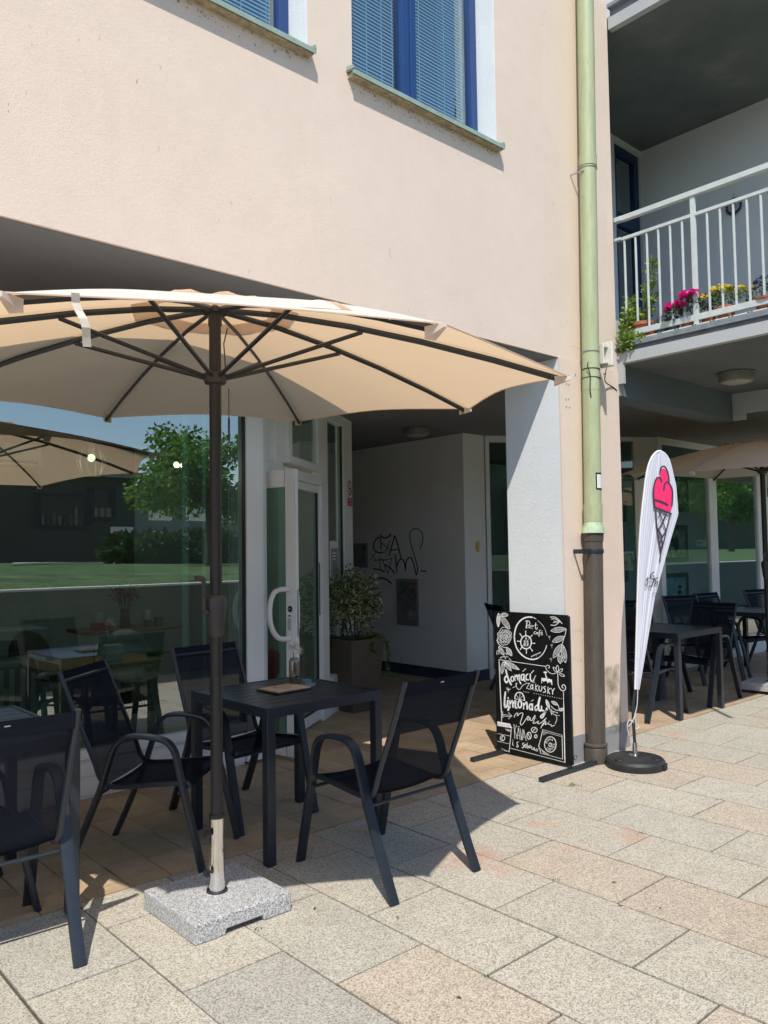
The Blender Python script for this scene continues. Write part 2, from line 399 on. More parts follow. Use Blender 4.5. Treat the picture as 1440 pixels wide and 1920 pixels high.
def catmull(pts, n=6):
    pts = [Vector(p) for p in pts]
    if len(pts) < 3: return pts
    out = []
    for i in range(len(pts)-1):
        p0 = pts[max(0, i-1)]; p1 = pts[i]; p2 = pts[i+1]; p3 = pts[min(len(pts)-1, i+2)]
        for k in range(n):
            t = k/n; out.append(.5*((2*p1)+(-p0+p2)*t+(2*p0-5*p1+4*p2-p3)*t*t+(-p0+3*p1-3*p2+p3)*t**3))
    out.append(pts[-1]); return out
def strokes(data, fn, mat, name, parent, smooth=True, seg=5):
    "painted strokes: [(width,[(x,y)...])...], fn maps drawing units to 3D on the painted surface"
    mb = MB(); f0 = fn; o0_ = Vector(f0(0, 0)); nn_ = (Vector(f0(50, 0))-o0_).cross(Vector(f0(0, 50))-o0_).normalized()
    if nn_.dot(Vector(CAMPOS)-o0_) < 0: nn_ = -nn_
    lift = [0.0]
    def fn(a, b): return Vector(f0(a, b))+nn_*lift[0]
    for st in data:
        w, pts = st[0], st[1]; lift[0] += .00001
        P = catmull([(a, b, 0) for a, b in pts], seg) if (smooth and len(pts) > 2) else [Vector((a, b, 0)) for a, b in pts]
        L = []; Rr = []
        for i, p in enumerate(P):
            a = P[max(0, i-1)]; b = P[min(len(P)-1, i+1)]; t = (b-a)
            if t.length < 1e-6: t = Vector((1, 0, 0))
            t.normalize(); nrm = Vector((-t.y, t.x, 0)); ww = w
            if i == 0 or i == len(P)-1: ww = w*.6
            L.append(fn(*(p+nrm*ww/2).xy)); Rr.append(fn(*(p-nrm*ww/2).xy))
        n = len(P); mb.add(L+Rr, [(i, i+1, n+i+1, n+i) for i in range(n-1)])
        for p in (P[0], P[-1]):
            lift[0] += .000005; k = 8; mb.add([fn(p.x+math.cos(a*2*math.pi/k)*w*.48, p.y+math.sin(a*2*math.pi/k)*w*.48) for a in range(k)], [tuple(range(k))])
    return wbuild(mb, name, mat, parent)
def polys(data, fn, mat, name, parent):
    mb = MB()
    for p in data: mb.add([fn(a, b) for a, b in p], [tuple(range(len(p)))])
    return wbuild(mb, name, mat, parent)
def text(txt, size, mat, name, parent, o, ux, uy):
    "lettering lying in the plane ux,uy with its lower-left at o (world)"
    cu = bpy.data.curves.new(name, 'FONT'); cu.body = txt; cu.size = size; cu.resolution_u = 2
    tmp = bpy.data.objects.new('tmp', cu); COL.objects.link(tmp)
    dg = bpy.context.evaluated_depsgraph_get(); me = bpy.data.meshes.new_from_object(tmp.evaluated_get(dg))
    bpy.data.objects.remove(tmp)
    o, ux, uy = Vector(o), Vector(ux).normalized(), Vector(uy).normalized()
    for v in me.vertices: v.co = o+ux*v.co.x+uy*v.co.y
    me.materials.clear(); me.materials.append(mat); me.name = name
    ob = bpy.data.objects.new(name, me); COL.objects.link(ob)
    if parent:
        ob.parent = parent; p = parent; l = Vector((0, 0, 0))
        while p: l += p.location; p = p.parent
        ob.location = -l
    return ob
def leaves(mb, tones, c, rad, n, size, asp=.45, shell=.55, rnd=random, droop=0, squash=1):
    for _ in range(n):
        d = Vector((rnd.gauss(0, 1), rnd.gauss(0, 1), rnd.gauss(0, 1))).normalized()
        rr = shell+(1-shell)*rnd.random() if rnd.random() < .75 else rnd.random()
        p = Vector(c)+Vector((d.x*rad[0], d.y*rad[1], d.z*rad[2]))*rr
        leaf(mb, tones, p, d, size*(.7+.6*rnd.random()), asp, rnd, droop)
def leaf(mb, tones, p, d, s, asp, rnd=random, droop=0):
    a = Vector((d[0]+rnd.gauss(0, .6), d[1]+rnd.gauss(0, .6), d[2]*.5+rnd.gauss(0, .5)-droop)).normalized()
    b = a.cross(Vector((rnd.gauss(0, 1), rnd.gauss(0, 1), rnd.gauss(0, 1)))).normalized(); nn = a.cross(b)
    w = s*asp
    mb.add([p, p+a*s*.45+b*w*.5+nn*w*.15, p+a*s, p+a*s*.45-b*w*.5+nn*w*.15], [(0, 1, 2), (0, 2, 3)])
    t = rnd.random(); tones += [t, min(1, max(0, t+rnd.gauss(0, .12)))]

# ================================================================== GROUND
def paving(name, xs, rowfn, x_lo, x_hi, y_lo, y_hi, gap, mat, z, tones, stepfn):
    rnd = random.Random(5); mb = MB(); tn = []
    for r, (xa, xb) in enumerate(xs):
        ys = rowfn(r); ys = [max(y_lo, min(y_hi, y)) for y in ys]
        for ya, yb in zip(ys, ys[1:]):
            if yb-ya < .03: continue
            g = gap*.5*(.6+.8*rnd.random()); dz = z+rnd.uniform(-.0008, .0008)
            jx = rnd.uniform(-.002, .002)
            v = [(xa+g+jx, ya+g, dz), (xb-g+jx, ya+g, dz), (xb-g+jx, yb-g, dz), (xa+g+jx, yb-g, dz)]
            lo = [(a, b, c-.012) for a, b, c in v]
            mb.add(v+lo, [(0, 1, 2, 3), (4, 5, 1, 0), (5, 6, 2, 1), (6, 7, 3, 2), (7, 4, 0, 3)])
            tn += list((*tones(rnd), 1.0))*5
    mb.tone = ('tile_tone', tn)
    return struct(mb, name, mat)
def gran_tone(rnd):
    t = rnd.random(); k = rnd.uniform(.95, 1.03)
    if t < .05: return (.84*k, .87*k, .90*k)
    if t < .28: return (1.02*k, .955*k, .895*k)
    if t < .45: return (.93*k, .95*k, .95*k)
    return (k, k, k*.98)
xs = [(2.61+.42*i, 2.61+.42*(i+1)) for i in range(-24, 34)]
paving('plaza_paving', xs, lambda r: [1.615+.645*k+(.3225 if (r-24) % 2 else 0) for k in range(-14, 5)],
       -8, 17, -7.5, 3.538, .009, M['granite'], 0.0, gran_tone, None)
def clay_tone(rnd):
    k = rnd.uniform(.88, 1.08); return (k, k*rnd.uniform(.95, 1.03), k*rnd.uniform(.9, 1.05))
rr = random.Random(9)
xs2 = []; x = -8.0
while x < 17: w = rr.choice([.20, .20, .26, .16]); xs2.append((x, x+w)); x += w
def clay_rows(r):
    q = random.Random(r*13+1); y = 3.545-q.random()*.2; out = []
    while y < 10.2: out.append(y); y += q.choice([.2, .26, .32, .4])
    return out
paving('arcade_paving', xs2, clay_rows, -8, 17, 3.545, 10.2, .005, M['clay'], 0.0, clay_tone, None)
struct(MB().box(-8, -7.5, -.03, 17, 10.2, -.006), 'paving_bed', M['joint'])
struct(MB().box(-150, -260, -.30, 150, 60, -.045), 'ground', M['joint'])

# ================================================================== PINK CAFE BUILDING
cafe = empty('cafe_building', (4.72, 3.374, 0), 0, 'pink rendered cafe building with blue upper windows and glazed arcade shopfront', 'building')
def facade_cells(mb, xs, zs, holes, y0, y1):
    for xa, xb in zip(xs, xs[1:]):
        for za, zb in zip(zs, zs[1:]):
            if any(xa >= h[0]-1e-6 and xb <= h[1]+1e-6 and za >= h[2]-1e-6 and zb <= h[3]+1e-6 for h in holes): continue
            mb.box(xa, y0, za, xb, y1, zb)
WIN = [(1.16, 2.515, 4.215, 6.0), (2.825, 4.09, 4.215, 6.0)]
mb = MB(); facade_cells(mb, [-8, 1.16, 2.515, 2.825, 4.09, 5.49], [2.885, 4.215, 6.0, 9.5], WIN, 3.374, 3.80)
mb.box(4.72, 3.366, .19, 5.49, 3.378, 2.885)
fw = wbuild(mb, 'facade_wall', M['pink'], cafe)
wbuild(MB().box(4.72, 3.3785, .0, 5.486, 3.868, 2.88), 'column', M['white_wall'], cafe)
wbuild(MB().box(4.716, 3.358, 0, 5.494, 3.3655, .19).box(4.712, 3.366, 0, 4.7195, 3.872, .10), 'column_plinth', M['plinth'], cafe)
wbuild(MB().box(-8, 3.39, 2.88, 5.49, 10.2, 2.90), 'arcade_soffit', M['soffit'], cafe)
wbuild(MB().box(-8, 3.80, 9.2, 5.49, 10.2, 9.5).box(-8.3, 3.38, 0, -8.0, 10.2, 9.5).box(-8, 10.2, 0, 17, 10.4, 9.5), 'rear_walls', M['grey_wall'], cafe)
# --- upper windows
for i, (x0, x1, z0, z1) in enumerate(WIN):
    lab = ('blue framed upper window with pale reveal, cut off by the photo top' if i else 'blue framed upper window at the left, only its lowest corner visible')
    w = MB(); yf = 3.52; f = .065
    for a, b in ((x0+.005, x0+.005+f), (x1-f-.02, x1-.02)): w.box(a, yf, z0+.07, b, yf+.06, z1-.01)
    w.box(x0+f, yf, z0+.07, x1-f-.02, yf+.055, z0+.07+f); w.box(x0+f, yf, z1-f, x1-f-.02, yf+.055, z1)
    xm = (x0+x1)/2-.03
    w.box(xm-.075, yf-.012, z0+.075, xm-.012, yf+.05, z1-.05).box(xm-.008, yf-.004, z0+.075, xm+.055, yf+.05, z1-.05)
    w.box(xm-.013, yf-.022, z0+.09, xm-.004, yf+.02, z1-.06)
    win = wbuild(w, 'window', M['blue'], cafe, .004); win['label'] = lab
    wbuild(MB().box(x0+f, yf+.028, z0+.1, xm-.08, yf+.032, z1-.06).box(xm+.05, yf+.028, z0+.1, x1-f-.02, yf+.032, z1-.06), 'pane', M['glass_up'], win)
    s = MB(); z = z0+.12
    while z < z1-.05:
        for a, b in ((x0+f+.012, xm-.095), (xm+.075, x1-f-.045)):
            s.obox((a, yf+.050, z), (b-a, 0, 0), (0, .007, .0135), (0, -.001, .0007))
        z += .0235
    for a in (x0+.28, xm-.2, xm+.13, x1-.3, xm-.11, x1-.14): s.box(a, yf+.047, z0+.12, a+.004, yf+.049, z1)
    wbuild(s, 'blind', M['blind'], win)
    wbuild(MB().box(x1-.0195, 3.376, z0+.03, x1-.0005, 3.9, z1-.001), 'reveal', M['white_wall'], win); wbuild(MB().box(x0+.0005, 3.376, z0+.03, x0+.004, 3.9, z1-.001), 'reveal', M['white_wall'], win)
    sl_ = MB(); sx0, sx1 = x0-.042, x1+.012
    sl_.obox((sx0, 3.318, z0-.012), (sx1-sx0, 0, 0), (0, .20, .040), (0, 0, .006))
    sl_.box(sx0, 3.313, z0-.032, sx1, 3.3175, z0-.005)
    for a in (sx0, sx1-.008): sl_.obox((a, 3.313, z0-.012), (.008, 0, 0), (0, .08, .018), (0, 0, .028))
    wbuild(sl_, 'sill', M['mint'], win)
    wbuild(MB().box(sx0+.01, 3.321, z0-.036, sx1-.01, 3.3735, z0-.014), 'sill_underside', M['sill_under'], win)
    st = MB(); q = random.Random(3+i)      # lichen and grime specks growing under the sill
    for _ in range(150):
        gx = sx0+.05+(sx1-sx0-.1)*q.random(); gz = z0-.045-abs(q.gauss(0, .022))-.01*math.sin(gx*17); r_ = q.uniform(.0015, .005)
        st.add([(gx+r_*math.cos(a)*q.uniform(.5, 1.3), 3.3725, gz+r_*math.sin(a)*q.uniform(.6, 1.6)) for a in (0, 1.2, 2.4, 3.6, 5)], [(0, 1, 2, 3, 4)])
    wbuild(st, 'lichen_stains', simple('dark_lichen', (.20, .175, .11), .95), win)['kind'] = 'stuff'
    wbuild(MB().box(x0-.3, 4.6, z0-.3, x1+.3, 4.7, z1+.3).box(x0-.3, 3.81, z0-.4, x1+.3, 4.7, z0-.3).box(x0-.4, 3.81, z0-.4, x0-.3, 4.7, z1+.3).box(x1+.3, 3.81, z0-.4, x1+.4, 4.7, z1+.3).box(x0-.4, 3.81, z1+.3, x1+.4, 4.7, z1+.4), 'room', M['room_dark'], win)
# drill holes beside the column corner
mb = MB()
for (px, py) in [(1061, 705), (1067, 705), (1062, 720), (1067, 722), (1061, 749), (1066, 749), (1062, 763), (1068, 764), (1079, 703)]:
    c = at(px, py, 1, 3.3655); mb.add([(c[0]+.008*math.cos(a), c[1]-.0006, c[2]+.010*math.sin(a)*random.uniform(.7, 1.3)) for a in (0, 1, 2, 3, 4, 5)], [(0, 1, 2, 3, 4, 5)])
wbuild(mb, 'drill_holes', M['plinth'], cafe)
# flaking paint and green moss low on the column, crack lines
def blob(cx, cz, rx, rz, seed, n=22):
    q = random.Random(seed); return [(cx+rx*math.cos(2*math.pi*k/n)*q.uniform(.55, 1.15), cz+rz*math.sin(2*math.pi*k/n)*q.uniform(.55, 1.15)) for k in range(n)]
mb = MB()
for j, (px, py, rx, rz) in enumerate([(1075, 1372, .022, .06), (1073, 1390, .012, .05), (1080, 1386, .03, .012), (1136, 1352, .012, .07), (1092, 1389, .03, .008), (1090, 1236, .008, .02)]):
    c = at(px, py, 1, 3.366); mb.prism(blob(c[0], c[2], rx, rz, j), lambda a, b, h: (a, 3.3657-h, b), 0, .001)
wbuild(mb, 'flaked_paint', simple('bare_plaster', (.62, .50, .25), .95, vary=.1), cafe)
t = NT('green_moss_stain'); a_ = t.noise(28, 5, .7); tp = t.n('BsdfTransparent'); mx = t.n('MixShader')
t.base(t.ramp(a_, [(.3, (.14, .15, .07)), (.7, (.30, .28, .17))])); t.rough(.95)
g_ = t.n('TexCoord'); gr = t.n('SeparateXYZ'); t.l(g_.outputs['Generated'], gr.inputs[0])
def hat(o): return t.math('SUBTRACT', 1.0, t.math('MULTIPLY', t.math('ABSOLUTE', t.math('SUBTRACT', o, .5)), 2.0))
def sat(o): return t.math('MINIMUM', t.math('MULTIPLY', o, 3.0), 1.0)
msk = t.math('MULTIPLY', sat(hat(gr.outputs[0])), sat(hat(gr.outputs[2])))
fac = t.ramp(t.math('MULTIPLY', msk, t.noise(7, 9, .8)), [(.42, (0, 0, 0)), (.60, (.7, .7, .7))])
t.l(fac, mx.inputs[0]); t.l(tp.outputs[0], mx.inputs[1]); t.l(t.b.outputs[0], mx.inputs[2]); t.l(mx.outputs[0], t.out.inputs[0])
mb = MB(); v = [(5.13, 3.3572, .02), (5.42, 3.3572, .02), (5.42, 3.3572, .75), (5.13, 3.3572, .75)]; mb.add(v, [(0, 1, 2, 3)])
wbuild(mb, 'moss_stain', t.m, cafe)
mb = MB()
for pl in ([(1072, 1180), (1080, 1183), (1088, 1181), (1095, 1187)], [(1072, 1232), (1084, 1238), (1092, 1237)], [(1071, 1308), (1082, 1302), (1094, 1310)], [(1068, 647), (1076, 650), (1087, 652)]):
    P = [tuple(p) for p in catmull([Vector(at(x, y, 1, 3.3655))+Vector((0, 0, random.uniform(-.006, .006))) for x, y in pl], 5)]; P = [(p[0], p[1], p[2]+random.uniform(-.0025, .0025)) for p in P]
    for a, b in zip(P, P[1:]): mb.add([(a[0], 3.3653, a[2]), (b[0], 3.3653, b[2]), (b[0], 3.3653, b[2]-.0016), (a[0], 3.3653, a[2]-.0016)], [(0, 1, 2, 3)])
wbuild(mb, 'plaster_cracks', simple('crack_shade', (.45, .34, .27), .95), cafe)

# --- shopfront, flat part at y=5
Y5 = 5.0
fr = MB(); fr.box(3.115, Y5-.03, .02, 3.258, Y5+.09, 2.878)
for xp in (-.9, -5.0): fr.box(xp-.045, Y5-.01, .30, xp+.045, Y5+.08, 2.80)
fr.box(-8, Y5-.01, 2.80, 3.115, Y5+.08, 2.878).box(-8, Y5-.02, .245, 3.115, Y5+.08, .30)
wbuild(fr, 'shopfront_frame', M['white_frame'], cafe, .004)
p_ = MB(); p_.box(-8, Y5+.0, .135, 3.112, Y5+.06, .243).box(-8, Y5+.0, .02, 3.112, Y5+.06, .128).box(-8, Y5+.008, 0, 3.112, Y5+.05, .245)
wbuild(p_, 'sill_panel', M['white_frame'], cafe, .002)
g1 = wbuild(MB().box(-.855, Y5+.03, .30, 3.115, Y5+.036, 2.80), 'shop_window', M['glass'], cafe)
wbuild(MB().box(-4.955, Y5+.03, .30, -.945, Y5+.036, 2.80), 'shop_window', M['glass'], cafe)
wbuild(MB().box(3.1085, Y5-.012, .30, 3.1145, Y5+.03, 2.80), 'window_gasket', M['black_plastic'], cafe)
# --- diagonal entrance
A0 = Vector((3.262, 5.0, 0)); ANG = R(35); U = Vector((math.cos(ANG), math.sin(ANG), 0)); N = Vector((-U.y, U.x, 0)); Z = Vector((0, 0, 1))
def dbox(mb, s0, s1, z0, z1, d0, d1): mb.obox(A0+U*s0+N*d0+Z*z0, U*(s1-s0), N*(d1-d0), Z*(z1-z0))
e = MB(); d0, d1 = -.02, .07
dbox(e, .0, .05, 0, 2.878, d0, d1); dbox(e, 1.40, 1.60, 0, 2.878, d0, d1); dbox(e, 2.14, 2.46, 0, 2.878, d0, d1)
dbox(e, .05, 1.40, 2.12, 2.20, d0, d1); dbox(e, .05, 1.40, 2.80, 2.878, d0, d1); dbox(e, 1.60, 2.14, 2.78, 2.878, d0, d1); dbox(e, 1.60, 2.14, 0, .35, d0, d1)
dbox(e, .27, .42, 2.20, 2.80, d0+.004, d1)
wbuild(e, 'entrance_frame', M['white_frame'], cafe, .004)
e = MB(); dbox(e, .052, .268, 2.202, 2.798, .01, .04); wbuild(e, 'transom_panel', M['white_frame'], cafe)
tw = MB()
for (a, b, c, d) in ((.44, 1.36, 2.23, 2.29), (.44, 1.36, 2.72, 2.78), (.44, .52, 2.29, 2.72), (1.20, 1.36, 2.29, 2.72)): dbox(tw, a, b, c, d, -.06, -.005)
tw_ = wbuild(tw, 'transom_window', M['white_frame'], cafe, .003)
e = MB(); dbox(e, .52, 1.20, 2.29, 2.72, -.035, -.03); wbuild(e, 'pane', M['glass'], tw_)
e = MB(); dbox(e, 1.60, 2.14, .35, 2.78, .02, .026); wbuild(e, 'side_light', M['glass'], cafe)
e = MB(); dbox(e, 2.13, 2.1395, .35, 2.78, -.005, .02); dbox(e, 1.6, 1.606, .35, 2.78, -.005, .02); wbuild(e, 'side_light_gasket', M['black_plastic'], cafe)
# second leaf, closed
e = MB()
for (a, b, c, d) in ((.745, .78, .02, 2.115), (1.33, 1.395, .02, 2.115), (.78, 1.33, .02, .12), (.78, 1.33, 2.05, 2.115)): dbox(e, a, b, c, d, .0, .05)
lf = wbuild(e, 'door_leaf', M['white_frame'], cafe, .003)
e = MB(); dbox(e, .78, 1.33, .12, 2.05, .02, .026); wbuild(e, 'pane', M['glass'], lf)
e = MB(); dbox(e, .79, 1.32, .115, .125, -.002, .02); dbox(e, 1.325, 1.334, .12, 2.05, -.004, .02); dbox(e, 1.36, 1.372, .95, 1.42, -.006, .0); wbuild(e, 'seal', M['black_plastic'], lf)
# open leaf, swung towards the arcade
HG = Vector((3.335, 5.30, 0)); FE = Vector((3.442, 4.80, 0)); LU = (FE-HG).normalized(); LN = Vector((LU.y, -LU.x, 0)); LN = LN if LN.x < 0 else -LN; LW = (FE-HG).length
def lbox(mb, s0, s1, z0, z1, a, b): mb.obox(HG+LU*s0+LN*a+Z*z0, LU*(s1-s0), LN*(b-a), Z*(z1-z0))
e = MB()
for (a, b, c, d) in ((0, .07, .03, 2.13), (LW-.085, LW, .03, 2.13), (.07, LW-.095, .03, .16), (.07, LW-.095, 2.0, 2.13)): lbox(e, a, b, c, d, 0, .042)
dl = wbuild(e, 'door_leaf', M['white_frame'], cafe, .004); dl['label'] = 'open white door leaf with curved pull handles'
e = MB(); lbox(e, .07, LW-.095, .16, 2.0, .022, .028); wbuild(e, 'pane', M['glass'], dl)
e = MB(); e.obox(HG+LU*LW+LN*.004+Z*.03, LU*.012, LN*.034, Z*2.095); wbuild(e, 'door_edge', M['white_paint'], dl, .003)
def pull(side):
    b0 = HG+LU*(LW-.05)+LN*(.042 if side > 0 else 0); o_ = LN*side
    pts = [(0, 1.245), (.10, 1.245), (.165, 1.225), (.205, 1.16), (.215, 1.07), (.195, .98), (.145, .915), (.09, .89), (0, .885)]
    m_ = MB(); m_.tube(catmull([b0+o_*(a*(.95 if side > 0 else .22))+Z*z for a, z in pts], 5), .0185, 12); return m_
for s_ in (1, -1): wbuild(pull(s_), 'handle', M['white_paint'], dl)
e = MB(); lbox(e, LW-.06, LW-.035, 1.045, 1.055, .0425, .044)
c_ = HG+LU*(LW-.042)+LN*.0432
e.add([c_+LU*.024*math.cos(a*.4)+Z*(1.10+.024*math.sin(a*.4)) for a in range(16)], [tuple(range(16))]); wbuild(e, 'round_sticker', M['ink'], dl)
e = MB(); lbox(e, LW-.060, LW-.036, .945, 1.03, .0425, .053); wbuild(e, 'lock', M['steel'], dl, .002)
text('PULL', .016, M['chalk'], 'sticker_lettering', dl, tuple(c_-LU*.019+Z*1.095+LN*.001), tuple(LU), (0, 0, 1))
e = MB(); e.obox(HG+LU*(LW+.0125)+LN*.010+Z*.90, LU*.001, LN*.016, Z*.34); wbuild(e, 'lock_plate', M['steel'], dl)

# --- cafe interior shell
i_ = MB(); i_.box(-8, 9.3, 0, 5.0, 9.4, 2.88)
PLY = [(-8, 5.12), (3.22, 5.12), (4.9, 6.30), (4.9, 9.3), (-8, 9.3)]; wbuild(MB().prism(PLY, lambda a, b, h: (a, b, h), 2.86, 2.878), 'inside_ceiling', M['room_dark'], cafe)
i_.box(4.98, 6.50, 0, 5.06, 10.2, 2.878)
wbuild(i_, 'inside_wall', M['in_wall'], cafe)
wbuild(MB().box(-1, 9.24, 1.25, 4.2, 9.296, 2.86), 'inside_dark_panel', M['in_wall_dark'], cafe)
wbuild(MB().prism(PLY, lambda a, b, h: (a, b, h), .003, .018), 'inside_floor', M['in_floor'], cafe)
cu = MB()
for k in range(14):
    a = 2.70+k*.03; cu.box(a, 5.16+.02*math.sin(k*2.1), .3, a+.028, 5.165+.02*math.sin(k*2.1), 2.8) if k in (0, 1, 5, 9, 10) else None
for k in range(5):
    p = A0+U*(.3+k*.05)+N*.4; cu.obox(p+Z*.1, U*.03, N*.01, Z*2.3)
wbuild(cu, 'sheer_curtain', M['curtain'], cafe)

# ================================================================== NEIGHBOURING WING
wing = empty('balcony_building', (7.5, 4.25, 0), 0, 'grey and white neighbouring block with a railed balcony over its arcade', 'building')
b = MB(); b.box(7.5, 2.95, 2.95, 7.75, 4.25, 5.81)
wbuild(b, 'balcony_side_wall', M['grey_wall'], wing)
# end wall with blue balcony door
b = MB(); b.box(5.51, 4.25, 2.9, 6.98, 4.5, 5.81).box(7.49, 4.2505, 2.9, 7.75, 4.5, 5.81).box(6.98, 4.25, 5.62, 7.49, 4.5, 5.81)
wbuild(b, 'balcony_end_wall', M['grey_wall'], wing)
bd = MB()
for (a, c, z0, z1) in ((6.985, 7.06, 3.12, 5.61), (7.40, 7.485, 3.12, 5.61), (7.06, 7.40, 5.52, 5.61), (7.06, 7.40, 4.78, 4.92), (7.06, 7.40, 3.12, 3.3)): bd.box(a, 4.28, z0, c, 4.34, z1)
bdo = wbuild(bd, 'balcony_door', simple('shade_darkened_blue', (.008, .028, .09), .4), wing, .004); bdo['label'] = 'tall narrow blue balcony door, its shade put into the colour'  # blue taken nearly to navy, recess shade put into the base colour
wbuild(MB().box(7.06, 4.31, 3.3, 7.40, 4.315, 4.78).box(7.06, 4.31, 4.92, 7.40, 4.315, 5.52), 'pane', M['glass_up'], bdo)
s = MB(); z = 3.32
while z < 5.5: s.obox((7.07, 4.335, z), (.32, 0, 0), (0, .018, .01), (0, 0, .0012)); z += .024
wbuild(s, 'blind', simple('grey_blind', (.16, .18, .18), .6), bdo)
wbuild(MB().box(6.9, 4.5, 2.9, 7.7, 5.1, 2.95).box(6.9, 5.1, 2.9, 7.7, 5.2, 5.7), 'room', M['room_dark'], wing)
# balcony floor, beams
YF = 2.10
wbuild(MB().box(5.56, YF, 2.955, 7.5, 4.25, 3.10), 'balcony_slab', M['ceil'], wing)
wbuild(MB().box(5.50, YF-.05, 2.95, 5.557, 3.372, 3.035).box(5.50, YF-.05, 2.95, 7.5, YF-.002, 3.035), 'balcony_edge_beam', M['beam'], wing)
wbuild(MB().box(5.535, YF-.03, 3.037, 5.558, 3.372, 3.088).box(5.49, YF-.06, 3.09, 5.70, 3.372, 3.112).box(5.49, YF-.06, 3.072, 5.515, 3.372, 3.089), 'balcony_gutter', simple('grey_zinc', (.20, .23, .26), .5, vary=.2), wing)
cs = MB(); cs.box(5.512, YF, 3.113, 5.53, 3.34, 3.126)
wbuild(cs, 'tile_edge_strip', M['cream'], wing)
cs = MB()
for k in range(9):
    for j in (0, .022): cs.box(5.5105, 2.19+k*.135+j, 3.115, 5.5118, 2.204+k*.135+j, 3.124)
wbuild(cs, 'strip_drain_holes', M['ink'], wing)
wbuild(MB().box(5.532, YF, 3.113, 7.5, 4.25, 3.122), 'balcony_tiles', simple('brown_balcony_tiles', (.12, .08, .06), .7), wing)
wbuild(MB().box(5.492, 3.374, 2.705, 5.56, 3.60, 3.30).box(5.492, 3.32, 2.79, 5.52, 3.3735, 2.949), 'corner_pier', M['beam'], wing)
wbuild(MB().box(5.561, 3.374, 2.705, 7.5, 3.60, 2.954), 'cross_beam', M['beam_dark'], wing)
wbuild(MB().box(7.465, YF-.05, 2.76, 7.50, 3.372, 2.953).box(7.465, 3.26, 2.70, 7.50, 3.3725, 2.759), 'side_beam', M['beam'], wing)
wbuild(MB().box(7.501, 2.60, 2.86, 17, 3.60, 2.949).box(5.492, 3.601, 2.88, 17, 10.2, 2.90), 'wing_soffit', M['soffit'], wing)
wbuild(MB().box(7.76, 2.62, 2.95, 17, 2.9, 9).box(5.51, 4.51, 3.0, 17, 4.7, 9), 'upper_wall', M['grey_wall'], wing)
# upper balcony
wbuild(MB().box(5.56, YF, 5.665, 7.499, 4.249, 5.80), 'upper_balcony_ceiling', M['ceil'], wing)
wbuild(MB().box(5.50, YF-.05, 5.655, 5.557, 3.372, 5.75).box(5.50, YF-.05, 5.655, 7.5, YF-.002, 5.75), 'upper_edge_beam', M['beam'], wing)
wbuild(MB().box(5.49, YF-.06, 5.83, 5.70, 3.372, 5.86).box(5.535, YF-.04, 5.752, 5.558, 3.372, 5.829), 'upper_gutter', simple('grey_zinc', (.20, .23, .26), .5), wing)
# railing
rl = MB(); XR = 5.53
rl.box(XR-.022, YF, 4.078, XR+.022, 3.315, 4.118)
rl.box(XR-.012, YF, 3.925, XR+.012, 3.318, 3.950); rl.box(XR-.012, YF, 3.155, XR+.006, 3.318, 3.20)
rl.box(XR-.03, 3.31, 4.080, XR+.02, 3.3735, 4.116); rl.box(XR-.03, 3.318, 3.927, XR+.01, 3.3735, 3.948)
y = 3.300
while y > YF: rl.box(XR-.007, y-.007, 3.20, XR+.007, y+.007, 3.925); y -= .0955
for y in (2.735, 3.29-1.66): rl.box(XR-.0115, y-.018, 3.128, XR+.0115, y+.018, 4.078)
wbuild(rl, 'railing', simple('pale_grey_railing_paint', (.50, .55, .54), .45, vary=.08), wing, .002)
# passage walls and right shopfront
pw = MB(); pw.box(6.83, 6.24, .0, 6.95, 10.2, 2.879); pw.box(6.95, 6.24, 0, 7.20, 6.36, 2.879)
wbuild(pw, 'passage_wall', M['passage'], wing)
wbuild(MB().box(6.815, 6.225, 0, 6.8285, 10.2, .125).box(6.8285, 6.225, 0, 7.20, 6.2385, .125), 'blue_skirting', simple('dark_blue_skirting', (.03, .05, .08), .6), wing)
wbuild(MB().box(5.06, 10.0, 0, 6.83, 10.19, 2.879), 'passage_end_wall', M['passage'], wing)
B0 = Vector((7.20, 6.22, 0)); B1 = Vector((9.0, 5.04, 0)); BU = (B1-B0).normalized(); BN = Vector((-BU.y, BU.x, 0)); BL = (B1-B0).length
def rbox(mb, s0, s1, z0, z1, a, c): mb.obox(B0+BU*s0+BN*a+Z*z0, BU*(s1-s0), BN*(c-a), Z*(z1-z0))
e = MB()
for (a, c, z0, z1) in ((0, .05, 0, 2.878), (.27, .40, 0, 2.878), (BL-.28, BL, 0, 2.878), (.05, .27, 2.80, 2.878), (.4, BL-.28, 2.82, 2.878), (.05, .27, 0, .12), (.4, BL-.28, 0, .3), (1.05, 1.12, .3, 2.82)): rbox(e, a, c, z0, z1, 0, .07)
e.box(9.0, 5.0, 0, 9.10, 5.07, 2.878)
for xp in (9.1, 10.28, 10.51, 11.78, 11.99): pass
e.box(10.29, 5.0, .02, 10.50, 5.07, 2.82).box(11.77, 5.0, .02, 12.2, 5.07, 2.82).box(9.1, 5.0, 2.80, 17, 5.07, 2.878).box(9.1, 4.99, .22, 10.29, 5.07, .28).box(10.5, 4.99, .22, 11.77, 5.07, .28)
e.box(9.1, 5.005, 0, 17, 5.06, .11).box(9.1, 5.005, .115, 17, 5.06, .218)
wbuild(e, 'right_shopfront_frame', M['white_frame'], wing, .004)
e = MB(); rbox(e, .05, .27, .12, 2.8, .02, .026); rbox(e, .4, 1.05, .3, 2.82, .02, .026); rbox(e, 1.12, BL-.28, .3, 2.82, .02, .026)
wbuild(e, 'corner_glazing', M['gallery_glass'], wing)
wbuild(MB().box(9.1, 5.03, .28, 10.29, 5.036, 2.80), 'shop_window', M['gallery_glass'], wing)
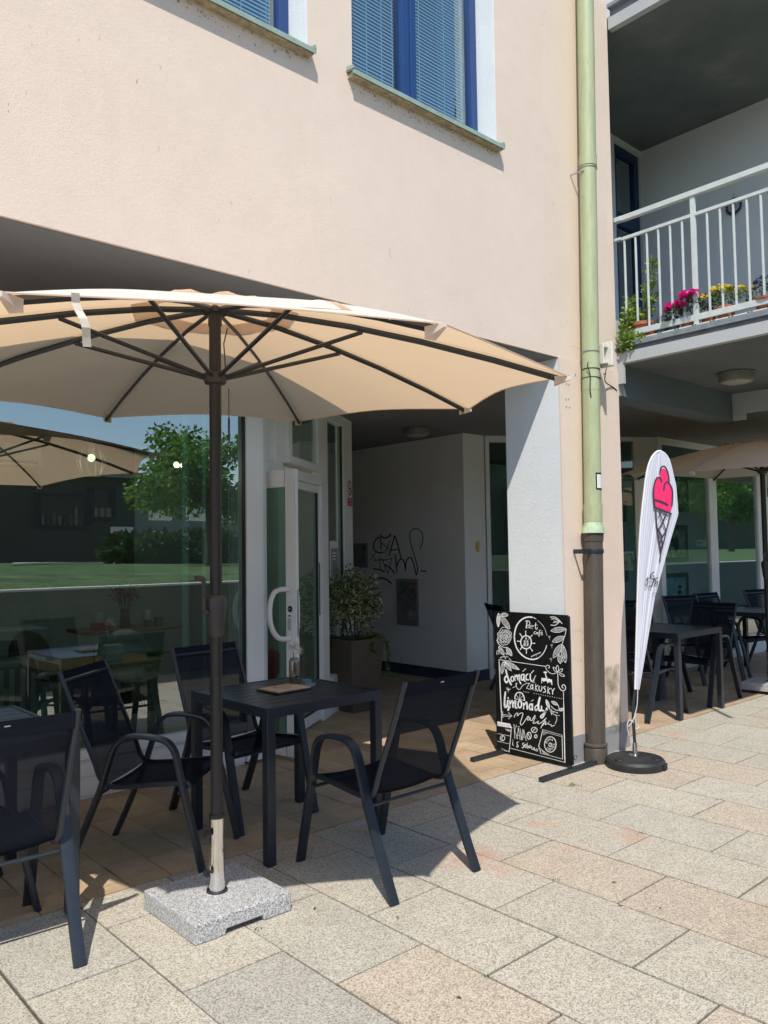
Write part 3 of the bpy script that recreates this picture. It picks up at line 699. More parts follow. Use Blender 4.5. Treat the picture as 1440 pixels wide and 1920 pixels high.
wbuild(MB().box(10.50, 5.03, .28, 11.77, 5.036, 2.80), 'shop_window', M['glass'], wing)
wbuild(MB().box(12.2, 5.03, .28, 16, 5.036, 2.80), 'shop_window', M['glass'], wing)
i_ = MB(); i_.box(7.1, 8.2, 0, 17, 8.3, 2.88).box(16.8, 5.1, 0, 17, 8.2, 2.88).box(6.96, 6.36, 0, 7.1, 8.2, 2.87).box(9.9, 6.3, 0, 9.95, 8.2, 2.5)
wbuild(i_, 'gallery_inside_wall', M['gallery_wall'], wing)
wbuild(MB().prism([(7.3, 6.34), (9.05, 5.15), (17, 5.15), (17, 8.2), (7.3, 8.2)], lambda a, b, h: (a, b, h), .003, .02), 'gallery_floor', M['in_floor'], wing)
dd = MB(); rbox(dd, .44, .95, .3, 2.1, .10, .13); wbuild(dd, 'inner_panel', simple('grey_green_panel', (.13, .16, .14), .8), wing)
wbuild(MB().box(7.02, 6.2185, 1.50, 7.06, 6.2195, 1.62), 'small_notice', M['yellow'], wing)
# ================================================================== CHAIRS
def make_chair():
    t = empty('armchair')
    bm_ = M['black_metal']
    for sx in (-1, 1):
        X = .262*sx
        f = lambda pts: [(X, y, z) for y, z in pts]
        MB().tube(f([(.335, 0), (.30, .15), (.262, .30), (.232, .42)]), .01, 8, flat=(.025, .0125), up=(1, 0, 0)).build('leg', bm_, t)
        MB().tube(f([(-.345, 0), (-.285, .13), (-.225, .27), (-.170, .40)]), .01, 8, flat=(.025, .0125), up=(1, 0, 0)).build('leg', bm_, t)
        MB().tube(catmull(f([(.232, .42), (.212, .51), (.195, .575), (.158, .622), (.09, .642), (0, .648), (-.06, .636), (-.105, .592), (-.132, .52), (-.170, .40)]), 4), .01, 8, flat=(.025, .0115), up=(1, 0, 0)).build('armrest', bm_, t)
        X = .232*sx
        MB().tube(catmull(f([(.255, .405), (.235, .425), (.10, .415), (-.08, .400), (-.15, .405), (-.19, .44), (-.225, .53), (-.30, .70), (-.388, .912), (-.400, .945)]), 4), .0125, 8).build('side_rail', bm_, t)
    for (y, z, r) in ((-.175, .375, .0085), (.215, .385, .0085)):
        MB().tube([(-.262, y, z), (.262, y, z)], r, 8).build('crossbar', bm_, t)
    MB().tube([(-.232, -.382, .897), (.232, -.382, .897)], .009, 8).build('top_crossbar', bm_, t)
    def sling(path, name, sag):
        mb = MB(); P = catmull([(0, y, z) for y, z in path], 4); n = 9; vs = []
        for i, p in enumerate(P):
            a = P[max(0, i-1)]; b_ = P[min(len(P)-1, i+1)]; tt = (b_-a).normalized(); nn = Vector((0, tt.z, -tt.y))
            if nn.z > 0: nn = -nn
            for k in range(n):
                u = -1+2*k/(n-1); vs.append((u*.226, p.y+nn.y*sag*(1-u*u), p.z+nn.z*sag*(1-u*u)))
        m = len(P); mb.add(vs, [(i*n+k, i*n+k+1, (i+1)*n+k+1, (i+1)*n+k) for i in range(m-1) for k in range(n-1)], True)
        return mb.build(name, M['sling_seat' if name == 'seat' else 'sling'], t)
    sling([(.262, .40), (.240, .432), (.10, .424), (-.08, .410), (-.15, .415)], 'seat', .018)
    b_ = sling([(-.15, .415), (-.185, .445), (-.215, .53), (-.29, .70), (-.376, .90), (-.393, .94)], 'backrest', .012)
    hem = MB(); hem.obox((-.226, -.386, .876), (.452, 0, 0), (0, .004, -.002), (0, -.022, .064)); hem.build('hem', M['sling'], b_)
    mk = MB(); mk.obox((-.02, -.408, .918), (.02, 0, 0), (0, .001, 0), (0, -.002, .005)); mk.build('tag', M['steel'], b_)
    return t
G_CH = 'black mesh garden armchairs around the cafe tables'
chairs = [
 ((2.60, 2.925), 0, 'black armchair seen from behind at the nearest table, rear legs in the sun'),
 ((1.865, 3.83), -138.6, 'black armchair turned three quarters behind the parasol pole, back to the window'),
 ((2.545, 4.115), 184, 'black mesh armchair on the far side of the nearest table, beside the white entrance post'),
 ((.915, 3.36), -3, 'black mesh armchair cropped by the left photo edge, its rear leg nearest the camera'),
 ((.87, 3.86), -90, 'black armchair mostly out of view, only its feet showing at the left edge'),
 ((6.85, 5.36), -117, 'black armchair standing in the arcade behind the chalkboard'),
 ((6.645, 3.945), -90, 'black armchair partly hidden behind the white feather flag'),
 ((7.66, 3.90), 91, 'black armchair at the right end of the table by the feather flag'),
 ((7.55, 4.55), 125, 'black armchair facing the camera between the flag and the neighbouring chair backs'),
 ((8.84, 4.43), 155, 'black armchair behind the table by the flag, before the blue picture'),
 ((9.65, 4.42), 172, 'black armchair on the far side of the farthest table'),
 ((10.75, 4.3), 168, 'black mesh armchair at the right photo edge in front of the gallery window'),
]
proto = make_chair()
for i, (p, a, lab) in enumerate(chairs):
    c = proto if i == 0 else copy_tree(proto)
    c.location = (p[0], p[1], 0); c.rotation_euler = (0, 0, R(a)); tag(c, lab, 'chair', G_CH)

# ================================================================== TABLES
def make_table():
    t = empty('slatted_table'); w, d, h = .74, .76, .755; q = .048
    for sx in (0, 1):
        for sy in (0, 1):
            x = sx*(w-q); y = sy*(d-q); MB().box(x, y, 0.004, x+q, y+q, h-.05).build('leg', M['black_metal'], t, .003)
            MB().box(x+.002, y+.002, 0, x+q-.002, y+q-.002, .004).build('foot', M['black_plastic'], t)
    ap = MB(); ap.box(0, 0, h-.05, w, q*.5, h).box(0, d-q*.5, h-.05, w, d, h).box(0, q*.5, h-.05, q*.5, d-q*.5, h).box(w-q*.5, q*.5, h-.05, w, d-q*.5, h)
    ap.build('apron', M['black_metal'], t, .002)
    tp = MB(); n = 8; sw = (d-q)/n
    for k in range(n): tp.box(q*.5+.001, q*.5+k*sw+.002, h-.018, w-q*.5-.001, q*.5+(k+1)*sw-.002, h-.003)
    tp.build('tabletop', M['slats'], t, .0015); return t
G_TB = 'black slatted square cafe tables'
tp0 = make_table()
for i, (p, s_, lab) in enumerate([((2.170, 3.290), (1, 1, 1), 'black slatted square table holding a menu, a vase and a glass ashtray'),
        ((.60, 3.44), (.98, 1.15, 1), 'black slatted table cropped at the left behind the nearest chair back'),
        ((6.60, 3.535), (1.13, .92, 1), 'black slatted table standing just behind the white feather flag'),
        ((9.28, 3.80), (1.25, 1.0, 1), 'black slatted table at the right photo edge near the second parasol')]):
    t = tp0 if i == 0 else copy_tree(tp0)
    t.location = (p[0], p[1], 0); t.scale = s_; tag(t, lab, 'table', G_TB)
TT = .755
# menu
x0, y0 = 2.50, 3.60
t = empty('menu_clipboard', (2.545, 3.69, TT), R(3), 'brown paper menu on a black clipboard lying on the nearest table', 'menu')
MB().box(-.12, -.10, 0, .12, .10, .005).build('clipboard', M['menu_board'], t, .001)
m_ = MB()
for k in range(3): m_.obox((-.108+.003*k, -.09, .0055+.0022*k), (.222, 0, 0), (-.004*k, .175, 0), (0, 0, .0015))
pp = m_.build('paper', M['paper'], t)
tx = text('Port', .06, M['ink'], 'lettering', None, (-.055, .005, .0125), (1, 0, 0), (.1, 1, 0)); tx.parent = pp
tx = text('café', .036, M['ink'], 'lettering', None, (-.03, -.045, .0125), (1, 0, 0), (.1, 1, 0)); tx.parent = pp
# vase with chrysanthemum
def flower(center, r, mat, parent, n=90, seed=1, name='bloom', up=1.0, pt=None):
    q = random.Random(seed); mb = MB(); tn = []
    for k in range(n):
        a = q.random()*2*math.pi; e = q.uniform(-.35, 1.2); d = Vector((math.cos(a)*math.cos(e), math.sin(a)*math.cos(e), math.sin(e)*up))
        p = Vector(center)+d*r*.15; L = r*q.uniform(.7, 1.05); b_ = Vector((-math.sin(a), math.cos(a), 0)); w = pt or r*.13
        tip = p+d*L+Vector((0, 0, -.12*r*q.random())); m1 = p+d*L*.55+Vector((0, 0, .1*r))
        mb.add([p, m1+b_*w*.5, tip, m1-b_*w*.5], [(0, 1, 2, 3)]); tn.append(q.random())
    mb.tone = ('leaf_tone', tn); return mb.build(name, mat, parent)
v = empty('flower_vase', (2.662, 3.757, TT), 0, 'small smoky glass cylinder vase standing on the nearest table', 'vase')
MB().lathe([(.030, 0), (.031, .01), (.031, .135), (.026, .150), (.020, .158)], 20, cap=False).build('glass', M['glass_smoke'], v)
fl = empty('white_chrysanthemum', (2.662, 3.757, TT+.02), 0, 'white chrysanthemum bloom in the smoky vase', 'flower')
MB().tube([(0, 0, 0), (.003, 0, .08), (-.004, .002, .17)], .0025, 6).build('stem', M['leaf_ivy'], fl)
flower((-.004, .002, .185), .052, M['white_petal'], fl, 110, 3); flower((.028, -.012, .165), .036, M['white_petal'], fl, 50, 5)
a = empty('ashtray', (2.716, 3.694, TT), 0, 'low round clear glass ashtray beside the vase', 'ashtray')
MB().lathe([(.036, 0), (.040, .003), (.042, .034), (.038, .036), (.034, .030), (.033, .012), (.001, .009)], 24, cap=False).build('bowl', M['glass_clear'], a)
MB().lathe([(.0365, .0), (.0415, .012), (.033, .0118)], 24, cap=False).build('base', simple('frosted_glass', (.35, .42, .46), .15), a)

# ================================================================== PARASOLS
RIM = 1.51; CH = .36; ZR = 2.237
def rib_pt(k, t, ph):
    a = ph+math.pi/4*k; r = RIM*t
    z = ZR+CH*(1-t**1.45)+(.022*t**3 if k % 8 == 6 else 0)
    x = r*math.cos(a); y = r*math.sin(a); return Vector((x, y, z+.038*x+.052*y))
def make_parasol(ph):
    u = empty('parasol')
    pm = M['grey_metal']
    MB().lathe([(.026, .36), (.026, 2.50), (.030, 2.51), (.030, 2.585), (.010, 2.60)], 20).build('pole', pm, u)
    MB().lathe([(.026, .385), (.033, .385), (.033, .40), (.026, .405)], 20, cap=False).build('collar', M['black_plastic'], u)
    sl_ = MB().lathe([(.0325, .079), (.0325, .392)], 28).build('base_tube', M['chrome'], u)
    MB().lathe([(.045, .080), (.045, .084), (.033, .088)], 24, cap=False).build('tube_flange', M['black_plastic'], sl_)
    for z in (.33, .17):
        k_ = MB(); k_.tube([(-.031, -.005, z), (-.048, -.008, z)], .007, 8); k_.tube([(-.046, -.008, z), (-.062, -.010, z)], .016, 7); k_.build('clamp_knob', M['black_plastic'], u)
    bx_ = MB(); w = .225
    prof = [(-w, 0), (-.09, 0), (-.085, .022), (.085, .022), (.09, 0), (w, 0), (w, .08), (-w, .08)]
    bx_.prism(prof, lambda a_, b_, h: (a_, h, b_), -w, w)
    bs = bx_.build('granite_base', M['granite_grey'], u, .007)
    MB().lathe([(.026, 1.15), (.034, 1.165), (.041, 1.24), (.047, 1.28), (.047, 1.31), (.038, 1.325), (.026, 1.33)], 20, cap=False).build('crank_housing', M['dark_plastic'], u)
    ck = MB(); ck.tube([(-.044, -.01, 1.255), (-.064, -.012, 1.27), (-.066, -.012, 1.40)], .009, 8); ck.tube([(-.066, -.012, 1.40), (-.105, -.015, 1.405)], .011, 8); ck.build('crank_handle', M['dark_plastic'], u)
    MB().lathe([(.026, 2.245), (.045, 2.25), (.052, 2.27), (.052, 2.292), (.040, 2.30), (.026, 2.305)], 20, cap=False).build('runner_hub', M['dark_plastic'], u)
    MB().lathe([(.028, 2.555), (.055, 2.56), (.055, 2.578), (.028, 2.585)], 20, cap=False).build('top_hub', M['dark_plastic'], u)
    ch = MB(); ch.tube([(.05, -.03, 2.23), (.05, -.03, 2.10)], .0025, 6); ch.tube([(.05, -.03, 2.10), (.05, -.03, 2.0)], .0055, 6); ch.build('pin_chain', M['dark_plastic'], u)
    cd_ = MB(); cd_.tube([(.035, -.03, 2.30), (.032, -.02, 2.43), (.045, -.03, 2.50)], .003, 6); cd_.build('cord', M['dark_plastic'], u)
    for k in range(8):
        pts = [rib_pt(k, t, ph)-Vector((0, 0, .022)) for t in (.035, .2, .4, .6, .8, .985)]
        MB().tube(pts, .01, 4, flat=(.013, .0085)).build('rib', M['black_metal'], u)
        j = rib_pt(k, .435, ph)-Vector((0, 0, .035)); a_ = ph+math.pi/4*k; h_ = Vector((.045*math.cos(a_), .045*math.sin(a_), 2.278))
        MB().tube([h_, j], .0095, 6).build('strut', M['black_metal'], u)
    # canopy
    mb = MB(); NTt, NS = 12, 8
    for k in range(8):
        vs = []
        for i in range(NTt+1):
            t = .17+.83*i/NTt
            for s_ in range(NS+1):
                f = s_/NS; p = rib_pt(k, t, ph).lerp(rib_pt(k+1, t, ph), f)
                c_ = math.sin(math.pi*f); pin = .030*t**6*c_
                p.x *= 1-pin; p.y *= 1-pin; p.z += .025*c_*t**5
                vs.append(p)
        mb.add(vs, [(i*(NS+1)+s_, (i+1)*(NS+1)+s_, (i+1)*(NS+1)+s_+1, i*(NS+1)+s_+1) for i in range(NTt) for s_ in range(NS)], True)
    cn = mb.build('canopy', M['canopy'], u)
    mb = MB(); vs = []; n = 64; rings = 5
    for i in range(rings+1):
        t = .25*i/rings
        for k in range(n):
            a_ = k/n*8; f = a_-int(a_); p = rib_pt(int(a_), max(t, .004), ph).lerp(rib_pt(int(a_)+1, max(t, .004), ph), f)
            p.z += .012+.009*(t/.25)**2*math.sin(2*math.pi*f*1.5+k*.4)+.004; vs.append(p)
    mb.add(vs, [(i*n+k, i*n+(k+1) % n, (i+1)*n+(k+1) % n, (i+1)*n+k) for i in range(rings) for k in range(n)], True)
    mb.build('vent_cap', M['canopy'], u)
    for k in range(8):
        p = rib_pt(k, 1.0, ph); a_ = ph+math.pi/4*k; o_ = Vector((math.cos(a_), math.sin(a_), 0)); s_ = Vector((-o_.y, o_.x, 0))
        m_ = MB(); q = [p-o_*.055+s_*.020, p-o_*.055-s_*.020, p+o_*.014-s_*.006, p+o_*.014+s_*.006]
        lo = [v_-Vector((0, 0, .036-.022*(i > 1))) for i, v_ in enumerate(q)]
        m_.add(q+lo, [(0, 1, 2, 3), (1, 2, 6, 5), (2, 3, 7, 6), (3, 0, 4, 7), (4, 5, 6, 7)]); m_.build('rib_pocket', M['canopy'], cn)
        MB().tube(catmull([rib_pt(k, 1.0, ph), rib_pt(k, 1.0, ph).lerp(rib_pt(k+1, 1.0, ph), .5)*1.0-Vector((.030*rib_pt(k, 1, ph).lerp(rib_pt(k+1, 1, ph), .5).x, .030*rib_pt(k, 1, ph).lerp(rib_pt(k+1, 1, ph), .5).y, -.025)), rib_pt(k+1, 1.0, ph)], 6), .003, 5).build('hem', M['canopy'], cn)
    # care label and tie strap on the near rim
    e1 = rib_pt(6, .995, ph).lerp(rib_pt(7, .995, ph), .135)+Vector((0, 0, .012))
    m_ = MB(); d_ = (rib_pt(7, 1, ph)-rib_pt(6, 1, ph)).normalized()
    for i in range(6):
        zz = -.022*i; w_ = .021; b_ = Vector((0, .012*math.sin(i*1.3), 0)); p = e1+Vector((.006*i, 0, zz))+b_
        zz2 = -.022*(i+1); b2 = Vector((0, .012*math.sin((i+1)*1.3), 0)); p2 = e1+Vector((.006*(i+1), 0, zz2))+b2
        m_.add([p, p+d_*w_, p2+d_*w_, p2], [(0, 1, 2, 3)])
    m_.build('care_label', simple('cream_label_tape', (.58, .53, .45), .9), cn)
    m_ = MB(); st0 = rib_pt(6, .93, ph).lerp(rib_pt(7, .93, ph), .70); V = []
    for i in range(17):
        f = i/16; p = st0+d_*(.33*f)+Vector((.04*f, .10*f, .012+.030*abs(math.sin(f*6.5))*(1-f*.4))); V += [p, p+Vector((-.02, .03, .008))]
    m_.add(V, [(2*i, 2*i+1, 2*i+3, 2*i+2) for i in range(16)], True); m_.build('tie_strap', M['canopy'], cn)
    return u
PH = math.radians(-50.0)
u1 = make_parasol(PH); u1.location = (1.764, 3.066, 0)
tag(u1, 'large beige octagonal parasol in the foreground on a square granite base', 'parasol', 'beige parasols')
u2 = copy_tree(u1); u2.location = (8.57, 3.58, .03); u2.rotation_euler = (0, 0, R(4))
tag(u2, 'beige parasol at the right photo edge under the balcony', 'parasol', 'beige parasols')

# ================================================================== SANDWICH BOARD
BX = 4.642
sb = empty('menu_chalkboard', (BX, 3.63, 0), 0, 'black standing chalkboard lettered in white, leaning by the white column', 'sign')
wbuild(MB().box(BX+.003, 3.300, .022, BX+.022, 3.962, 1.05), 'panel', M['board'], sb, .002)
for y in (3.235, 3.885): wbuild(MB().box(BX-.40 if y < 3.5 else BX-.34, y, 0, BX+.31 if y < 3.5 else BX+.07, y+.035, .03), 'foot', M['black_metal'], sb, .002)
for y in (3.302, 3.94): wbuild(MB().box(BX+.0225, y, .022, BX+.04, y+.02, 1.04), 'stile', M['black_metal'], sb)
wbuild(MB().tube([(BX+.035+.016*math.cos(a_/2), 3.285, .075+.016*math.sin(a_/2)) for a_ in range(14)], .0025, 6), 'ring', M['black_metal'], sb)
def bfn(oy): return lambda a, b: at(925+a/9.6, oy+b/9.6, 0, BX)
FA, FB, FC = bfn(1140), bfn(1230), bfn(1320)
def leafst(a, b, w, hatch=5, lw=7):
    a, b = Vector((*a, 0)), Vector((*b, 0)); d = b-a; n = Vector((-d.y, d.x, 0)).normalized()*w/2; out = []
    L = [a]+[a+d*t+n*math.sin(math.pi*t)**.8 for t in (.15, .35, .55, .75, .9)]+[b]; Rr = [a]+[a+d*t-n*math.sin(math.pi*t)**.8 for t in (.15, .35, .55, .75, .9)]+[b]
    out.append((lw, [p.xy for p in L])); out.append((lw, [p.xy for p in Rr])); out.append((lw*.8, [a.xy, b.xy]))
    for i in range(hatch):
        t = .2+.65*i/hatch
        for sgn in (1, -1): out.append((lw*1.1, [(a+d*t).xy, (a+d*(t+.1)+n*sgn*.75*math.sin(math.pi*(t+.08))).xy]))
    return out
def fat(d): return [(max(s[0]*1.18, 9) if s[0] > 6 else s[0],)+tuple(s[1:]) for s in d]
def ell(cx, cy, rx, ry, w, a0=0, a1=360, n=20, ph=0): return (w, [(cx+rx*math.cos(R(a0+(a1-a0)*k/n)), cy+ry*math.sin(R(a0+(a1-a0)*k/n))) for k in range(n+1)])
A = [(22, [(700, 168), (640, 162), (560, 180), (490, 225), (430, 300), (395, 390), (378, 500)]), (9, [(770, 197), (740, 180), (700, 168)]),
     (20, [(378, 500), (385, 600), (420, 720), (480, 810), (560, 880), (640, 915), (720, 925), (800, 905)]), (12, [(800, 905), (870, 850), (920, 780), (950, 710), (957, 675)]),
     (6, [(800, 225), (850, 270), (900, 330), (940, 410), (965, 500)]),
     (15, [(605, 240), (600, 300), (592, 360)]), (11, [(580, 237), (625, 230), (655, 258), (650, 300), (604, 318)]),
     ell(657, 338, 14, 22, 9), (9, [(690, 308), (697, 375)]), (9, [(692, 335), (712, 318), (728, 328)]), (11, [(765, 268), (758, 350), (775, 385), (795, 352)]), (8, [(738, 305), (792, 308)]), (7, [(600, 360), (640, 352)]),
     (9, [(757, 425), (735, 432), (735, 462), (760, 468)]), ell(785, 455, 12, 16, 8), (8, [(800, 437), (803, 478)]), (9, [(852, 402), (832, 402), (826, 450), (828, 512), (816, 490)]), (7, [(805, 448), (852, 444)]), (8, [(858, 462), (884, 450), (870, 436), (858, 462), (870, 485), (890, 478)]), (7, [(868, 422), (884, 408)]),
     ell(590, 617, 95, 118, 17), (7, [(525, 690), (655, 540)]), (6, [(592, 705), (586, 580)]),
     (9, [(230, 820), (250, 830), (262, 812)]), (10, [(135, 900), (140, 885), (175, 880), (200, 870), (228, 900)])]
for a_, b_ in (((585, 490), (583, 418)), ((520, 520), (480, 464)), ((660, 530), (700, 490)), ((490, 600), (436, 597)), ((690, 632), (745, 637)), ((525, 690), (488, 742)), ((665, 715), (703, 772)), ((597, 745), (595, 812))): A.append((19, [a_, b_]))
for c_ in ((590, 548), (562, 598), (618, 600), (562, 640), (622, 640), (566, 668), (618, 665)): A.append(ell(c_[0], c_[1], 9, 15, 7, n=8))
gx = 685
for k in range(11): A.append((6, [(gx, 880-k*7), (gx+4, 862-k*7), (gx+9, 878-k*7)])); gx += 15 if k != 5 else 22
A.append((6, [(690, 868), (686, 895)])); A.append((6, [(772, 822), (778, 868)]))
A += leafst((130, 122), (268, 128), 70)+leafst((95, 92), (90, 342), 58, 8, 9)+leafst((132, 145), (300, 375), 84, 7)
for i_, (rx, ry) in enumerate(((122, 150), (100, 122), (78, 95), (55, 70), (34, 45), (15, 22))):
    q = random.Random(i_); A.append((8, [(205+rx*math.cos(R(18*k))*(1+.13*q.uniform(-1, 1)), 512+ry*math.sin(R(18*k))*(1+.13*q.uniform(-1, 1))) for k in range(21)]))
A += leafst((100, 690), (195, 850), 62)+leafst((240, 708), (335, 860), 76, 6, 9)
A += [(10, [(65, 572), (95, 640), (160, 695), (250, 716)]), (11, [(1030, 165), (1100, 160), (1170, 200), (1240, 280)]), (11, [(1050, 200), (1110, 192), (1185, 235)]), (11, [(1095, 235), (1190, 246)]), (11, [(1085, 263), (1190, 252)]), (11, [(1040, 305), (1110, 312), (1160, 280), (1195, 246)]), (9, [(1315, 375), (1300, 470), (1270, 560), (1245, 640)]), (8, [(70, 840), (70, 780), (100, 765), (105, 830)])]
A += leafst((1040, 410), (1310, 375), 92, 8)+leafst((1068, 610), (1285, 515), 92, 7)+leafst((1085, 895), (1235, 650), 100, 8)+leafst((1305, 985), (1248, 655), 92, 9)+leafst((1215, 1000), (1185, 830), 66, 4)
for c_ in ((1015, 530), (1058, 680), (1045, 930)):
    for dx, dy in ((-22, -18), (-10, -30), (8, -30), (22, -16)): A.append((6, [c_, (c_[0]+dx, c_[1]+dy)]))
    A.append((6, [c_, (c_[0]+5, c_[1]+42)]))
for c_ in ((220, 810), (250, 830), (245, 868), (270, 880), (300, 915), (320, 935), (135, 897), (222, 903), (1240, 935), (1185, 965), (1255, 960)): A.append(ell(c_[0], c_[1], 4, 4, 9, n=5))
strokes(fat(A), FA, M['chalk'], 'cafe_emblem', sb)
Bst = [(26, [(225, 248), (258, 380), (320, 515)]), (24, [(262, 372), (222, 368), (204, 430), (238, 478), (278, 425)]), ell(343, 412, 26, 44, 17),
       (17, [(385, 345), (392, 445)]), (17, [(394, 385), (422, 338), (438, 430)]), (19, [(442, 372), (472, 332), (466, 430), (495, 500)]), (21, [(545, 330), (508, 345), (502, 420), (535, 428), (556, 345)]), (19, [(556, 335), (553, 430), (575, 455)]), (16, [(535, 272), (580, 232)]),
       (19, [(622, 325), (592, 350), (592, 420), (635, 428)]), (20, [(665, 325), (668, 420), (700, 460), (728, 430)]), (9, [(728, 430), (748, 380), (765, 350)]), (17, [(690, 300), (724, 266)]),
       (8, [(350, 570), (400, 545), (425, 490), (405, 502), (430, 580), (475, 600), (530, 530), (585, 500)]),
       (13, [(597, 490), (652, 492)]), (13, [(652, 492), (600, 578)]), (13, [(600, 578), (660, 602)]), ell(690, 555, 19, 36, 12), (12, [(712, 512), (716, 608)]), (10, [(722, 478), (742, 468)]),
       (12, [(762, 505), (756, 622)]), (12, [(800, 527), (763, 570), (800, 632)]), (13, [(826, 540), (822, 600), (850, 635), (872, 600), (875, 550)]), (13, [(940, 548), (907, 562), (930, 600), (942, 640), (900, 655)]),
       (13, [(985, 560), (976, 672)]), (12, [(1027, 580), (987, 622), (1018, 682)]), (13, [(1040, 582), (1070, 632)]), (13, [(1102, 586), (1070, 632), (1070, 690)]),
       (13, [(930, 300), (945, 350), (960, 395)]), (30, [(920, 292), (950, 296)]), ell(955, 382, 12, 10, 7, n=8),
       (26, [(218, 650), (205, 780), (205, 895), (226, 925), (250, 880)]), (26, [(262, 800), (257, 880), (277, 930), (267, 975)]), (22, [(266, 752), (270, 760)]),
       (21, [(292, 800), (303, 925)]), (22, [(306, 860), (340, 800), (357, 922)]), (23, [(362, 860), (400, 800), (398, 915), (425, 935)]), ell(478, 868, 32, 62, 23), (23, [(540, 850), (547, 948)]), (24, [(552, 890), (598, 830), (612, 955)]),
       ell(675, 915, 27, 50, 22), (23, [(708, 865), (708, 972)]), (13, [(688, 812), (718, 792)]), (16, [(790, 880), (750, 925), (768, 985), (802, 935)]), (33, [(838, 750), (812, 870), (818, 960), (850, 985)]),
       (22, [(868, 905), (876, 975), (912, 985)]),
       (15, [(388, 765), (400, 700), (450, 655), (510, 665), (550, 725), (565, 800)]), (14, [(388, 768), (565, 800)]), (10, [(475, 780), (415, 705)]), (10, [(475, 780), (482, 665)]), (10, [(475, 780), (535, 712)]),
       (9, [(1140, 300), (1060, 320), (980, 270), (945, 210), (965, 170), (1005, 175), (1012, 212), (990, 216)]), (11, [(1160, 300), (1165, 400), (1170, 520), (1210, 600), (1260, 630), (1300, 590), (1290, 530), (1250, 520), (1238, 555), (1258, 580)]),
       (9, [(1010, 930), (1050, 1056)]), (9, [(1040, 900), (1090, 950), (1140, 975), (1190, 975)]), (9, [(1165, 880), (1185, 940), (1190, 970)]), (9, [(1040, 980), (1160, 1028)]), (9, [(1050, 1030), (1110, 1000)]),
       (8, [(270, 650), (270, 600)]), (8, [(270, 600), (238, 572)]), (8, [(270, 600), (308, 592)]), (8, [(270, 600), (265, 565)]), (8, [(245, 595), (270, 610), (300, 605)]),
       (13, [(105, 68), (125, 560), (150, 1056)]), (14, [(105, 65), (930, 185)]), (14, [(1265, 655), (1268, 1056)])]
for k in range(4): Bst.append(ell(548+k*28, 640+k*5, 2, 2, 7, n=4))
for k in range(13): Bst.append(ell(735+k*41, 672+k*8, 2, 2, 8, n=4))
for a_, b_, w_ in (((1150, 290), (1078, 200), 40), ((1158, 285), (1156, 165), 46), ((1178, 292), (1252, 232), 46), ((1192, 322), (1286, 362), 40)):
    Bst += leafst(a_, b_, w_, 0, 8)[:2]
Bst += leafst((185, 100), (152, 322), 62)+leafst((192, 98), (330, 266), 56)+leafst((205, 98), (472, 246), 66, 7, 8)+leafst((955, 785), (1012, 942), 48, 6, 9)+leafst((1050, 815), (1165, 880), 52)+leafst((1268, 948), (1190, 980), 52)
strokes(fat(Bst), FB, M['chalk'], 'cake_and_lemonade_lettering', sb)
polys([[(865, 395), (960, 400), (960, 450), (930, 450), (905, 465), (880, 440), (876, 490), (865, 488)], [(960, 400), (1055, 425), (1064, 522), (1048, 522), (1035, 455), (1022, 490), (1006, 460), (975, 496), (960, 450)]], FB, M['chalk'], 'cake_drawing', sb)
